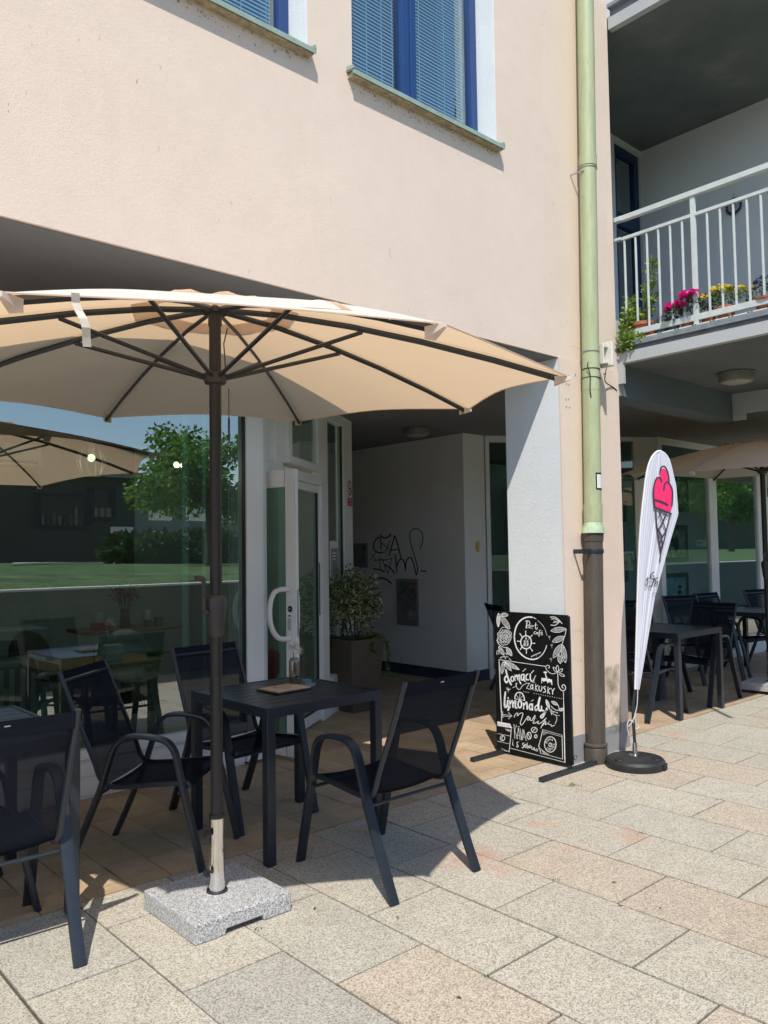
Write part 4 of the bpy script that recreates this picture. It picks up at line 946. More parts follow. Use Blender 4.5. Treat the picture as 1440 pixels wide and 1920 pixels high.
C = [(22, [(960, 72), (940, 140), (905, 215), (872, 250), (852, 220), (905, 172), (975, 95)]), (14, [(165, 140), (170, 240)]), (10, [(180, 188), (312, 206)]), (10, [(176, 214), (306, 231)]), (11, [(275, 155), (332, 215)]), (11, [(332, 215), (275, 266)]),
     (10, [(375, 240), (400, 180), (440, 165), (430, 215), (480, 170), (530, 165), (520, 230), (488, 330), (500, 380), (545, 340), (590, 270), (620, 225), (640, 230), (610, 280), (640, 288), (662, 240), (668, 290), (700, 290), (752, 200), (738, 280), (715, 340), (745, 345), (790, 320), (815, 310), (795, 350), (840, 348), (880, 320), (955, 250), (930, 290), (870, 400), (855, 435)]),
     (10, [(870, 400), (905, 365), (945, 310), (935, 370), (985, 340), (1020, 305), (995, 330), (990, 362), (1040, 372), (1045, 400), (1100, 385)]), (6, [(700, 252), (775, 262)]),
     (8, [(1060, 170), (1130, 210), (1142, 280), (1112, 360)]), (9, [(1050, 130), (1160, 158)]), (9, [(1130, 200), (1190, 210)]), (9, [(1040, 90), (1052, 195)]),
     (9, [(325, 440), (305, 660), (282, 872)]), (8, [(75, 530), (310, 578)]), (8, [(75, 668), (297, 720)]), ell(165, 615, 40, 48, 9), (9, [(180, 575), (150, 615), (170, 650)]),
     (12, [(372, 372), (388, 615)]), (11, [(415, 385), (385, 480)]), (11, [(385, 480), (438, 622)]), (11, [(453, 435), (425, 622)]), (11, [(455, 435), (482, 640)]), (9, [(435, 560), (472, 568)]), (11, [(443, 408), (466, 410)]),
     (11, [(483, 450), (508, 645)]), (11, [(528, 460), (508, 645)]), (11, [(547, 465), (527, 640)]), (11, [(547, 465), (592, 658)]), (9, [(532, 590), (572, 602)]),
     ell(645, 570, 38, 62, 11), (9, [(625, 530), (645, 575), (668, 615)]), ell(738, 466, 52, 46, 10), (9, [(770, 430), (735, 465), (705, 500)]), ell(765, 580, 24, 30, 10), (8, [(768, 560), (762, 600)]),
     ell(355, 650, 3, 3, 8, n=5), (9, [(352, 682), (348, 730), (364, 748)]), (9, [(455, 682), (428, 690), (432, 728), (452, 758), (430, 778), (422, 748)]),
     (10, [(552, 700), (525, 718), (545, 752), (535, 790), (515, 780)]), (9, [(560, 765), (592, 740), (576, 722), (560, 760), (588, 788)]), (10, [(612, 700), (606, 780), (632, 788), (636, 760), (610, 758)]), ell(665, 768, 15, 22, 9), (10, [(695, 770), (698, 815), (726, 812), (732, 780)]), (10, [(738, 782), (740, 825), (765, 832), (775, 800)]), (8, [(765, 832), (785, 848), (812, 800)]),
     (9, [(890, 460), (1235, 560)]), (9, [(1235, 560), (1240, 640), (1250, 990)]), (9, [(1250, 990), (850, 885)]), (9, [(850, 885), (835, 790), (815, 765)]), (9, [(815, 765), (850, 640), (890, 460)]), (7, [(892, 490), (1235, 590)]), ell(1027, 727, 104, 138, 11), ell(1026, 735, 26, 34, 9), (8, [(1030, 705), (1022, 765)]),
     (9, [(150, 320), (148, 200), (142, 0)]), (14, [(1268, 0), (1278, 500), (1290, 1050)]), (10, [(292, 790), (1290, 1050)])]
for k in range(9): C.append((6, [(855+k*6, 800+k*12), (880+k*16, 830+k*10)])); C.append((6, [(215+k*8, 445+k*8), (318, 470+k*5)])) if k < 6 else None
for k in range(5): C.append((5, [(140+k*22, 795+k*16), (288, 860-k*4)])); C.append((5, [(890, 505+k*12), (985-k*18, 520+k*10)]))
# lettering round the coffee bag badge
GL = {'R': [[(0, 10), (0, 0), (6, 1), (6, 5), (0, 5)], [(2, 5), (7, 10)]], 'O': [[(3, 0), (0, 5), (3, 10), (7, 5), (3, 0)]], 'V': [[(0, 0), (3, 10), (7, 0)]], 'A': [[(0, 10), (3, 0), (7, 10)], [(1, 6), (6, 6)]],
      'C': [[(7, 1), (2, 0), (0, 5), (2, 10), (7, 9)]], 'F': [[(6, 0), (0, 0), (0, 10)], [(0, 5), (5, 5)]], 'E': [[(6, 0), (0, 0), (0, 10), (6, 10)], [(0, 5), (5, 5)]]}
def arc_word(word, a0, a1, flip):
    for i, ch in enumerate(word):
        a_ = R(a0+(a1-a0)*i/(len(word)-1)); cx, cy = 1027+70*math.cos(a_), 727+94*math.sin(a_); up = Vector((math.cos(a_), math.sin(a_)*1.2, 0)).normalized()
        if flip: up = -up
        rt = Vector((-up.y, up.x, 0))
        for ln in GL[ch]: C.append((6, [(cx+rt.x*(x-3.5)*4-up.x*(y-5)*3.6, cy+rt.y*(x-3.5)*4-up.y*(y-5)*3.6) for x, y in ln]))
arc_word('ROVA', 205, 300, False); arc_word('COFFEE', 130, -5, True)
strokes(fat(C), FC, M['chalk'], 'coffee_lettering', sb)
mb = [[(70, 313), (300, 355), (342, 437), (75, 392)]]
polys(mb, FC, M['chalk'], 'cup_lid_drawing', sb)
strokes([(5, [(100+k*24, 345+k*4), (88+k*24, 382+k*3)]) for k in range(9)], lambda a, b: tuple(Vector(FC(a, b))+Vector((-.0008, 0, 0))), M['board'], 'lid_hatching', sb)

# ================================================================== FEATHER FLAG
ff = empty('feather_flag', (5.011, 3.028, 0), 0, 'white striped feather flag printed with a pink ice cream cone', 'flag')
bs = MB().lathe([(.195, 0), (.20, .01), (.20, .045), (.185, .062), (.10, .068), (.085, .080), (.075, .082), (.001, .082)], 40)
bso = bs.build('water_base', M['black_plastic'], ff)
for a_ in (2.9, -1.2):
    m_ = MB(); c_ = Vector((.145*math.cos(a_), .145*math.sin(a_), .0655)); m_.lathe([(.035, c_.z), (.032, c_.z+.004), (.001, c_.z+.003)], 16, (c_.x, c_.y), False); m_.build('filler_cap', M['ink'], bso)
m_ = MB(); m_.obox((.02, -.207, .0), (.06, .012, 0), (0, .02, 0), (0, 0, .045)); m_.build('base_notch', M['ink'], bso)
MB().lathe([(.045, .082), (.018, .088), (.016, .15), (.012, .165)], 16, cap=False).build('socket', M['steel'], ff)
FO = Vector((5.011, 3.028, 0)); FU = Vector((math.cos(R(-22)), math.sin(R(-22)), 0)); FN = Vector((-FU.y, FU.x, 0))
def fpt(px, py):     # point of the photo on the flag's own upright plane
    d = Vector(ray(px, py)); o = Vector(CAMPOS); t = (FO-o).dot(FN)/d.dot(FN); return o+d*t
left = [(1193, 1293), (1196, 1180), (1199, 1070), (1203, 990), (1209, 930), (1215, 886), (1222, 862), (1231, 849), (1240, 845)]
right = [(1199, 1293), (1213, 1210), (1228, 1120), (1243, 1065), (1258, 1010), (1272, 964), (1268, 910), (1256, 862), (1240, 845)]
def lerp_path(P, t):
    P = [Vector((*p, 0)) for p in P]; L = [0]
    for a_, b_ in zip(P, P[1:]): L.append(L[-1]+abs(b_.y-a_.y)+.35*abs(b_.x-a_.x))
    s_ = t*L[-1]
    for i in range(len(P)-1):
        if s_ <= L[i+1]+1e-6: return P[i].lerp(P[i+1], (s_-L[i])/(L[i+1]-L[i]))
    return P[-1]
mb = MB(); NV, NU = 60, 28; vs = []; ys = [1293+(845.3-1293)*(j/NV)**.92 for j in range(NV+1)]
def x_at(P, y):
    for (xa, ya), (xb, yb) in zip(P, P[1:]):
        if min(ya, yb) <= y <= max(ya, yb): return xa+(xb-xa)*((y-ya)/(yb-ya))
    return P[-1][0]
for y in ys:
    xl, xr = x_at(left, y), x_at(right, y)
    for i in range(NU+1):
        f = i/NU; p = fpt(xl+(xr-xl)*f, y); h_ = (1293-y)/448
        fold = .008*(math.sin(f*21+2*h_)+.5*math.sin(f*37+1))*(1-.75*h_)*math.sin(math.pi*min(1, f*1.0+.02))
        vs.append(p+FN*fold)
mb.add(vs, [(j*(NU+1)+i, j*(NU+1)+i+1, (j+1)*(NU+1)+i+1, (j+1)*(NU+1)+i) for j in range(NV) for i in range(NU)], True)
fg = wbuild(mb, 'flag_cloth', M['flag'], ff)
P = [fpt(*p)+FN*.012 for p in [(1188, 1385), (1189, 1330), (1193, 1293), (1196, 1180), (1199, 1070), (1203, 990), (1209, 930), (1215, 886), (1222, 862), (1231, 849), (1241, 846), (1256, 862), (1267, 910)]]
P[0] = FO+Vector((0, 0, .15))
wbuild(MB().tube(catmull(P[:3], 4), .011, 8), 'pole', M['black_metal'], ff); wbuild(MB().tube(catmull(P[2:], 4), .008, 8), 'pole_sleeve', M['white_paper'], fg)
uv = fg.data.uv_layers.new(name='UVMap')
for lp in fg.data.loops: i_ = lp.vertex_index; uv.data[lp.index].uv = ((i_ % (NU+1))/NU, (i_//(NU+1))/NV)
cd_ = MB()
cd_.tube(catmull([fpt(1196, 1293), fpt(1194, 1325), fpt(1186, 1352), fpt(1178, 1362)], 5), .0025, 5); cd_.tube(catmull([fpt(1194, 1325), fpt(1190, 1350), fpt(1198, 1362), fpt(1192, 1366), fpt(1188, 1354)], 5), .0025, 5); cd_.tube(catmull([fpt(1188, 1354), fpt(1180, 1350), fpt(1176, 1362), fpt(1180, 1380)], 5), .0025, 5)
wbuild(cd_, 'tie_cord', M['white_paper'], ff)
def ffn(lift): return lambda a, b: tuple(fpt(1180+a/6, 840+b/6)-FN*lift)
polys([[(268, 655), (262, 600), (262, 480), (275, 400), (305, 345), (335, 345), (350, 380)], [(268, 655), (350, 380), (372, 470), (360, 690)], [(330, 345), (332, 290), (345, 245), (380, 232), (412, 275), (428, 375), (400, 400), (372, 470), (350, 380)], [(372, 470), (400, 395), (428, 385), (460, 425), (476, 500), (470, 600), (455, 722), (360, 692)]], ffn(.011), M['pink_print'], 'ice_cream_scoops', fg)
strokes([(18, [(332, 275), (345, 225), (378, 208), (410, 255), (428, 320), (434, 385)]), (18, [(350, 382), (338, 345), (305, 335), (275, 385), (260, 470), (262, 570), (272, 650), (290, 690)]), (18, [(374, 478), (385, 415), (412, 385), (445, 412), (470, 480), (472, 560), (466, 655)]),
         (26, [(268, 585), (340, 605), (415, 640)]), (24, [(270, 668), (360, 702), (455, 742)]), (16, [(285, 690), (293, 850), (303, 950), (330, 1090), (338, 1180)]), (14, [(450, 745), (410, 900), (375, 1050), (340, 1190), (330, 1280)]),
         (12, [(320, 705), (365, 830), (400, 935)]), (12, [(312, 780), (345, 712)]), (14, [(405, 730), (350, 860), (300, 935)]), (22, [(300, 905), (320, 935), (345, 985)]), (12, [(372, 720), (435, 800)]), (12, [(400, 930), (350, 1010), (330, 1075)]), (14, [(345, 985), (358, 1070), (345, 1120)])],
        ffn(.0125), M['flag_ink'], 'ice_cream_outline', fg)
def ffn2(a, b): return tuple(fpt(1190+a/16, 1040+b/16)-FN*.0125)
strokes([(20, [(350, 685), (320, 750), (350, 740), (385, 705), (352, 675)]), (20, [(302, 780), (370, 800), (345, 880), (290, 935), (380, 962), (440, 912)]), (30, [(552, 520), (455, 590), (432, 680), (480, 722), (560, 730), (668, 690)]), (26, [(540, 625), (545, 740), (500, 880), (440, 985)]),
         (22, [(562, 740), (590, 800), (545, 935)]), (22, [(590, 870), (655, 805), (632, 935)]), (6, [(285, 1080), (500, 1080)]), (6, [(510, 1060), (635, 1060)]), (8, [(518, 1130), (496, 1160), (518, 1192)]), ell(575, 1160, 30, 36, 8, n=12), (6, [(350, 1275), (490, 1275)]), (6, [(500, 1255), (620, 1255)])],
        ffn2, M['flag_ink'], 'printed_name', fg)

# ================================================================== DOWNPIPE
dp = empty('downpipe', (4.93, 3.285, 0), 0, 'faded green drainpipe running down the pink wall into a rusty iron section', 'drainpipe')
def ln(z): return (4.925+.022*z*1.0, 3.285)   # the pipe leans a touch along the wall
def pcyl(z0, z1, r0, r1=None): 
    m_ = MB(); a_ = (4.930+.0225*z0 if z0 > 1.0 else 4.925+.02*z0, 3.285); b_ = (4.930+.0225*z1, 3.285); m_.tube([(a_[0], a_[1], z0), (b_[0], b_[1], z1)], [r0, r1 or r0], 24); return m_
wbuild(pcyl(1.66, 9.3, .062), 'upper_pipe', M['pipe_green'], dp)
pl_ = pcyl(.10, 1.58, .066); wbuild(pl_, 'iron_pipe', M['pipe_brown'], dp)
wbuild(pcyl(4.345, 4.425, .0665), 'pipe_collar', M['pipe_green'], dp); wbuild(pcyl(1.70, 1.83, .066, .068), 'pipe_collar', M['pipe_green'], dp); wbuild(pcyl(2.66, 2.67, .0635), 'pipe_collar', M['pipe_green'], dp)
wbuild(pcyl(1.62, 1.70, .086, .064), 'funnel_skirt', simple('weathered_mint_paint', (.36, .46, .30), .6, vary=.3), dp)
wbuild(pcyl(1.56, 1.625, .070, .074), 'iron_socket', M['pipe_brown'], dp)
wbuild(MB().lathe([(.080, 0), (.080, .10), (.073, .112), (.082, .118), (.082, .130), (.067, .138)], 24, (4.925, 3.285), False), 'pipe_foot', M['pipe_brown'], dp)
c1 = MB(); c1.tube([(4.965+.0705*math.cos(a_/3), 3.285+.0705*math.sin(a_/3), 1.49) for a_ in range(20)], .01, 4, flat=(.016, .003), up=(0, 0, 1)); c1.box(4.83, 3.262, 1.474, 4.91, 3.268, 1.506).box(4.83, 3.268, 1.474, 4.836, 3.366, 1.506)
wbuild(c1, 'clamp', M['black_metal'], dp)
c1 = MB(); c1.tube([(5.03+.0665*math.cos(a_/3), 3.285+.0665*math.sin(a_/3), 4.33) for a_ in range(20)], .003, 6); c1.tube([(4.965, 3.275, 4.30), (4.93, 3.372, 4.285)], .006, 6)
wbuild(c1, 'clamp', M['steel'], dp)
for z in (2.94, 2.81, 2.745):
    wbuild(MB().tube([(4.995+.0645*math.cos(a_/3), 3.285+.0645*math.sin(a_/3), z+.008*math.sin(a_/6)) for a_ in range(20)], .0035, 6), 'cable_tie', M['steel'] if z > 2.9 else M['ink'], dp)
wbuild(MB().tube(catmull([(4.925, 3.26, 2.86), (4.915, 3.26, 2.83), (4.93, 3.25, 2.76), (4.925, 3.25, 2.66), (4.935, 3.25, 2.60)], 5), .0035, 6), 'loose_cable', M['ink'], dp)
stk = MB()
def cylpatch(mb, a0, a1, z0, z1, r, cx=4.9755, n=8):
    for k in range(n):
        p, q = a0+(a1-a0)*k/n, a0+(a1-a0)*(k+1)/n
        mb.add([(cx+r*math.cos(p), 3.285+r*math.sin(p), z0), (cx+r*math.cos(q), 3.285+r*math.sin(q), z0), (cx+r*math.cos(q), 3.285+r*math.sin(q), z1), (cx+r*math.cos(p), 3.285+r*math.sin(p), z1)], [(0, 1, 2, 3)])
s1 = MB(); cylpatch(s1, R(-125), R(-40), 1.93, 2.055, .0632); so = wbuild(s1, 'sticker', M['board'], dp)
s1 = MB(); cylpatch(s1, R(-117), R(-44), 1.943, 2.042, .0637); wbuild(s1, 'sticker_face', M['white_paper'], so)
s1 = MB(); cx = 4.9755; pts = [(R(-112), 2.042), (R(-44), 2.042), (R(-44), 1.975), (R(-75), 2.02)]
s1.add([(cx+.0642*math.cos(a_), 3.285+.0642*math.sin(a_), z) for a_, z in pts], [(0, 1, 2, 3)]); wbuild(s1, 'sticker_corner', M['yellow'], so)
an = empty('wifi_antenna_box', (5.10, 3.25, 2.90), 0, 'small white antenna box strapped to the green drainpipe', 'antenna')
MB().box(.030, -.06, -.05, .060, .05, .135).build('box', M['cream'], an, .008)
m_ = MB(); m_.box(.0, -.03, .09, .03, .03, .12).box(0, -.03, -.03, .03, .03, -.01).box(-.01, -.01, -.03, .006, .02, .12); m_.build('bracket', M['cream'], an, .002)
m_ = MB(); m_.tube(catmull([(.045, .0, -.05), (.03, .0, -.09), (.0, .0, -.11)], 4), .003, 6); m_.tube(catmull([(.03, .0, -.09), (.15, .08, -.13), (.30, .112, -.145), (.36, .113, -.165)], 5), .0045, 6); m_.build('cable', M['ink'], an)

# ================================================================== GRAFFITI, CABINETS, SIGNS
def gfn(a, b): return at(660+a/7.2, 960+b/7.2, 0, 6.827)
gr_ = strokes([(w_*1.35, p_) for w_, p_ in [(12, [(392, 500), (390, 440), (385, 372), (356, 340), (312, 390), (290, 460), (310, 520), (360, 550), (425, 543)]), (12, [(410, 425), (490, 500)]), (12, [(505, 400), (450, 555)]), (13, [(378, 312), (430, 350), (490, 335), (522, 300)]),
         (12, [(500, 590), (540, 450), (575, 315)]), (12, [(575, 315), (620, 450), (665, 640)]), (11, [(520, 520), (580, 508), (640, 515)]), (12, [(580, 570), (598, 700), (605, 820)]), (12, [(605, 730), (640, 650), (680, 642), (712, 700), (720, 800)]), (12, [(720, 790), (735, 660), (780, 615), (820, 660), (868, 855)]),
         (10, [(868, 855), (885, 770), (845, 600), (795, 430), (780, 300), (825, 230), (900, 235), (950, 300), (952, 400), (920, 495)]), (10, [(255, 645), (318, 550)]), (10, [(265, 565), (315, 640)]), (13, [(305, 655), (415, 640)]), (12, [(370, 620), (385, 780)]), (13, [(290, 765), (370, 780), (440, 805)]),
         (12, [(415, 655), (538, 627)]), (12, [(538, 627), (485, 835)]), (12, [(485, 835), (415, 655)]), (12, [(440, 710), (520, 760), (575, 830)]), (18, [(938, 797), (990, 800)]), (14, [(350, 905), (400, 890), (470, 915), (530, 965)])]], gfn, M['ink'], 'graffiti', wing)
def cabinet(y0, y1, z0, z1, lab):
    c = empty('utility_cabinet', (6.83, (y0+y1)/2, z0), 0, lab, 'cabinet', 'grey meter cabinets on the passage wall')
    m_ = MB(); m_.box(6.818, y0, z0, 6.8295, y1, z1); wbuild(m_, 'frame', simple('cabinet_frame_grey', (.25, .26, .26), .5), c, .002)
    wbuild(MB().box(6.810, y0+.018, z0+.012, 6.8175, y1-.012, z1-.05), 'door', simple('cabinet_door_grey', (.20, .22, .215), .55, vary=.2, scale=8), c, .002)
    return c
c1 = cabinet(7.014, 7.404, .60, 1.175, 'larger grey meter cabinet covered with scribbles low on the passage wall')
def cfn(a, b): return at(730+a/16, 1070+b/16, 0, 6.8085)
strokes([(12, [(385, 560), (400, 690), (480, 590), (430, 560)]), (12, [(450, 560), (560, 660)]), (12, [(500, 540), (580, 560), (640, 700), (560, 720)]), (14, [(600, 600), (680, 580), (720, 690), (650, 700)]), (12, [(640, 560), (760, 620), (800, 720), (760, 840), (640, 830), (515, 710)]), (10, [(240, 780), (290, 700), (345, 640), (320, 780)]),
         (20, [(340, 830), (390, 840), (385, 900)]), (8, [(340, 830), (290, 900), (330, 980), (385, 970)]), (12, [(535, 800), (405, 1130)]), (12, [(405, 1130), (660, 1140)]), (12, [(660, 1140), (560, 850)]), (26, [(535, 880), (520, 980)]), (14, [(480, 1100), (500, 1040), (540, 1110), (600, 1030), (640, 1110)]), (10, [(680, 870), (790, 970)]), (10, [(690, 880), (710, 1200)]), (10, [(740, 960), (775, 1220)])], cfn, M['ink'], 'scribbles', c1)
strokes([(18, [(300, 350), (350, 330), (340, 480), (420, 340), (430, 470), (520, 340), (540, 470), (620, 340), (660, 420)]), (14, [(300, 480), (420, 500), (560, 520), (640, 480)])], cfn, simple('green_spray', (.05, .16, .05), .7), 'green_spray', c1)
polys([[(690, 350), (745, 345), (748, 425), (695, 430)]], cfn, M['red'], 'red_sticker', c1)
lb = polys([[(585, 1225), (790, 1235), (795, 1465), (585, 1440)]], cfn, simple('grey_label', (.36, .37, .36), .7), 'label_sticker', c1)
strokes([(14, [(610, 1300), (650, 1420)]), (12, [(650, 1290), (720, 1300), (670, 1400), (740, 1420)]), (14, [(780, 1300), (700, 1420)]), (12, [(740, 1330), (780, 1430)])], lambda a, b: tuple(Vector(cfn(a, b))-Vector((.001, 0, 0))), M['ink'], 'sticker_scribble', c1)
c2 = cabinet(7.95, 8.24, 1.31, 1.63, 'smaller grey meter box higher on the passage wall by the white post')
strokes([(9, [(150, 455), (160, 520), (135, 560)]), (9, [(135, 455), (170, 480), (150, 530)]), (7, [(140, 600), (170, 650)]), (7, [(150, 620), (160, 690)])], lambda a, b: at(660+a/7.2, 960+b/7.2, 0, 6.8085), M['ink'], 'scribbles', c2)
def dpt(s_, z, d): p = A0+U*s_+N*d; return Vector((p.x, p.y, z))
ns = empty('no_smoking_sign', tuple(dpt(2.35, 2.05, -.025)), 0, 'red and white no smoking sticker on the white entrance post', 'sign')
c_ = dpt(2.345, 2.17, -.0222)
def ring(c, r0, r1, n=28):
    m_ = MB(); vs = [c+(U*math.cos(2*math.pi*k/n)+Z*math.sin(2*math.pi*k/n))*r for r in (r0, r1) for k in range(n)]; m_.add(vs, [(k, (k+1) % n, n+(k+1) % n, n+k) for k in range(n)]); return m_
m_ = MB(); m_.obox(c_-U*.085-Z*.185, U*.17, N*.001, Z*.275); wbuild(m_, 'backing', M['white_paint'], ns)
m_ = ring(c_-N*.001, .060, .078); p = c_-N*.001; m_.obox(p-(U-Z)*.045-(U+Z)*.006, (U-Z)*.09, (U+Z)*.012, -N*.0006)
wbuild(m_, 'prohibition_ring', M['red'], ns)
m_ = MB(); m_.obox(c_-U*.04-N*.002-Z*.012, U*.075, N*.0006, Z*.014); m_.obox(c_+U*.0-N*.002-Z*.045, U*.012, N*.0006, Z*.03); wbuild(m_, 'cigarette', M['ink'], ns)
m_ = MB(); m_.obox(c_-U*.085-N*.0015-Z*.185, U*.17, N*.0006, Z*.085); wbuild(m_, 'red_panel', M['red'], ns)
text('ZÁKAZ', .032, M['chalk'], 'lettering', ns, tuple(c_-U*.055-N*.003-Z*.135), tuple(U), (0, 0, 1)); text('KOUŘENÍ', .030, M['chalk'], 'lettering', ns, tuple(c_-U*.068-N*.003-Z*.172), tuple(U), (0, 0, 1))
fy = empty('paper_notice', tuple(dpt(1.88, 1.2, .0)), 0, 'white and grey paper notice taped inside the narrow side window', 'notice')
m_ = MB(); m_.obox(dpt(1.76, 1.22, .015), U*.27, N*.0015, Z*.40); wbuild(m_, 'sheet', M['white_paper'], fy)
m_ = MB(); m_.obox(dpt(1.785, 1.24, .0135), U*.22, N*.0008, Z*.31); wbuild(m_, 'grey_block', simple('notice_grey', (.26, .25, .27), .8), fy)
m_ = MB()
for r_ in range(2):
    for k in range(5): m_.obox(dpt(1.79+k*.042, 1.255+r_*.09, .0125), U*.036, N*.0006, Z*(.03+.03*((k*7+r_) % 3))) 
wbuild(m_, 'photos', M['picture_grey'], fy)
m_ = MB()
for k in range(3): m_.obox(dpt(1.82+.01*k, 1.50-k*.03, .0125), U*(.14-.02*k), N*.0006, Z*.012)
wbuild(m_, 'text_lines', M['chalk'], fy)
# ceiling lamps
for i, (x, y, z, lab) in enumerate([(6.17, 6.32, 2.88, 'round grey ceiling lamp in the passage above the graffiti'), (6.58, 2.93, 2.955, 'round grey ceiling lamp on the underside of the balcony')]):
    l_ = empty('ceiling_lamp', (x, y, z), 0, lab, 'ceiling lamp', 'round ceiling lamps')
    MB().lathe([(.145, 0), (.145, -.008), (.14, -.012), (.14, -.065), (.13, -.078), (.112, -.080)], 32, cap=False).build('housing', simple('lamp_grey', (.16, .16, .15), .5), l_)
    MB().lathe([(.112, -.079), (.09, -.088), (.001, -.092)], 32, cap=False).build('diffuser', M['lens'], l_)
    MB().lathe([(.150, -.0005), (.150, -.006), (.1, -.006)], 32, cap=False).build('rim', M['ink'], l_)

# ================================================================== PLANTER
pt = empty('wicker_planter', (4.955, 5.99, 0), 0, 'tall tapered brown wicker planter beside the cafe entrance', 'planter')
m_ = MB(); b0, b1, hh = .145, .215, .685
for (za, ra, zb, rb) in ((0, b0, hh-.03, b1-.008), (hh-.03, b1, hh, b1+.002)):
    m_.add([(-ra, -ra, za), (ra, -ra, za), (ra, ra, za), (-ra, ra, za), (-rb, -rb, zb), (rb, -rb, zb), (rb, rb, zb), (-rb, rb, zb)], [(0, 3, 2, 1), (0, 1, 5, 4), (1, 2, 6, 5), (2, 3, 7, 6), (3, 0, 4, 7)])
b2 = b1-.02; m_.add([(-b1, -b1, hh), (b1, -b1, hh), (b1, b1, hh), (-b1, b1, hh), (-b2, -b2, hh), (b2, -b2, hh), (b2, b2, hh), (-b2, b2, hh)], [(0, 1, 5, 4), (1, 2, 6, 5), (2, 3, 7, 6), (3, 0, 4, 7)])
pk = m_.build('basket', M['wicker'], pt)
MB().box(-b2, -b2, hh-.06, b2, b2, hh-.03).build('soil', M['soil'], pt)
sh = empty('variegated_shrub', (4.955, 5.99, .66), 0, 'bushy variegated shrub growing in the wicker planter', 'shrub')
q = random.Random(11); mb = MB(); tn = []
for (c_, r_, n_) in (((-.04, 0, .40), (.25, .25, .22), 900), ((-.14, .04, .52), (.16, .16, .14), 330), ((.13, -.04, .42), (.15, .15, .22), 420), ((.0, 0, .20), (.20, .20, .16), 330), ((-.01, .02, .62), (.09, .09, .12), 110), ((.18, -.02, .55), (.06, .06, .12), 60), ((.22, -.03, .30), (.09, .1, .14), 130)):
    leaves(mb, tn, c_, r_, n_, .05, .38, .35, q)
mb.tone = ('leaf_tone', tn); mb.build('foliage', M['leaf_var'], sh)
m_ = MB()
for (x, y) in ((-.04, 0), (.02, .02), (.05, -.03), (-.08, .03)): m_.tube(catmull([(x*.4, y*.4, -.03), (x, y, .12), (x*2, y*2, .32)], 4), .009, 6)
m_.build('stems', M['bark'], sh)
ge = empty('geranium', (5.06, 5.85, .66), 0, 'pink flowering geranium at the front of the wicker planter', 'flower')
mb = MB(); tn = []; leaves(mb, tn, (0, 0, .03), (.13, .08, .05), 170, .035, .9, .3, q); mb.tone = ('leaf_tone', tn); mb.build('foliage', M['leaf_ivy'], ge)
flower((.0, -.01, .08), .035, M['pink_petal'], ge, 40, 8, 'bloom', 1, .02); flower((-.11, -.02, .07), .028, M['pink_petal'], ge, 30, 9, 'bloom', 1, .018)
iv = empty('trailing_ivy', (5.14, 5.83, .67), 0, 'small leaved ivy trailing over the right rim of the planter', 'ivy')
mb = MB(); tn = []; st_ = MB()
for path in ([(0, 0, .0), (.05, -.03, -.02), (.07, -.04, -.14), (.06, -.04, -.28), (.10, -.05, -.36), (.16, -.05, -.36)], [(-.12, -.03, .01), (-.14, -.06, -.06), (-.12, -.06, -.12)], [(0, 0, 0), (.09, -.01, -.03), (.11, -.02, -.20)]):
    P = catmull(path, 6); st_.tube(P, .0018, 4)
    for p in P:
        for _ in range(4): leaf(mb, tn, p, (q.gauss(0, 1), q.gauss(0, 1), q.gauss(0, 1)), .03, .9, q)
mb.tone = ('leaf_tone', tn); mb.build('foliage', M['leaf_ivy'], iv); st_.build('stems', M['leaf_ivy'], iv)

# ================================================================== BALCONY PLANTS
def pot(loc, r, h, mat, lab, name='flower_pot'):
    p = empty(name, loc, 0, lab, 'plant pot'); MB().lathe([(r*.72, 0), (r*.95, h*.78), (r*1.08, h*.80), (r*1.1, h), (r*.98, h), (r*.9, h*.85), (.001, h*.85)], 20, cap=False).build('pot', mat, p); return p
XB = 5.60; ZB = 3.122
def mound(loc, rad, n, s_, mat, lab, name, bl=None, blmat=None, bn=0, br=.03, cat='plant', seed=1):
    p = empty(name, loc, 0, lab, cat); q = random.Random(seed); mb = MB(); tn = []; leaves(mb, tn, (0, 0, rad[2]*.8), rad, n, s_, .45, .3, q); mb.tone = ('leaf_tone', tn); mb.build('foliage', mat, p)
    for k in range(bn):
        a_ = q.random()*2*math.pi; f = q.random()**.5
        cc = (rad[0]*f*math.cos(a_)-.01, rad[1]*f*math.sin(a_), rad[2]*(1.0+.8*math.sqrt(max(0, 1-f*f))*q.uniform(.6, 1)))
        flower(cc, br*q.uniform(.8, 1.1), blmat, p, 12, k+seed*50, 'bloom', .9, br*.8)
    return p
pot((XB, 3.20, ZB), .085, .13, M['terracotta'], 'terracotta pot at the left end of the balcony beneath the leafy climber')
p = empty('climbing_plant', (XB, 3.20, ZB+.1), 0, 'tall yellow green climbing plant rising beside the balcony railing', 'plant')
q = random.Random(21); mb = MB(); tn = []; st_ = MB()
for path in ([(0, 0, 0), (.02, -.03, .15), (.0, -.05, .32), (.03, -.085, .50)], [(0, 0, 0), (.0, .05, .12), (-.04, .085, .24)], [(0, 0, 0), (-.03, -.05, .1), (0, -.09, .22)]):
    P = catmull(path, 6); st_.tube(P, .004, 5)
    for p_ in P[4:]:
        for _ in range(3): leaf(mb, tn, p_, (q.gauss(0, 1), q.gauss(0, 1), .4), .075, .5, q)
leaves(mb, tn, (-.055, .09, .03), (.04, .06, .16), 260, .045, .6, .2, q); leaves(mb, tn, (-.12, .08, -.10), (.03, .07, .10), 170, .034, .7, .2, q); leaves(mb, tn, (-.10, -.02, -.09), (.02, .06, .03), 30, .028, .7, .2, q)
mb.tone = ('leaf_tone', tn); mb.build('foliage', M['leaf_bright'], p); st_.build('stems', M['bark'], p)
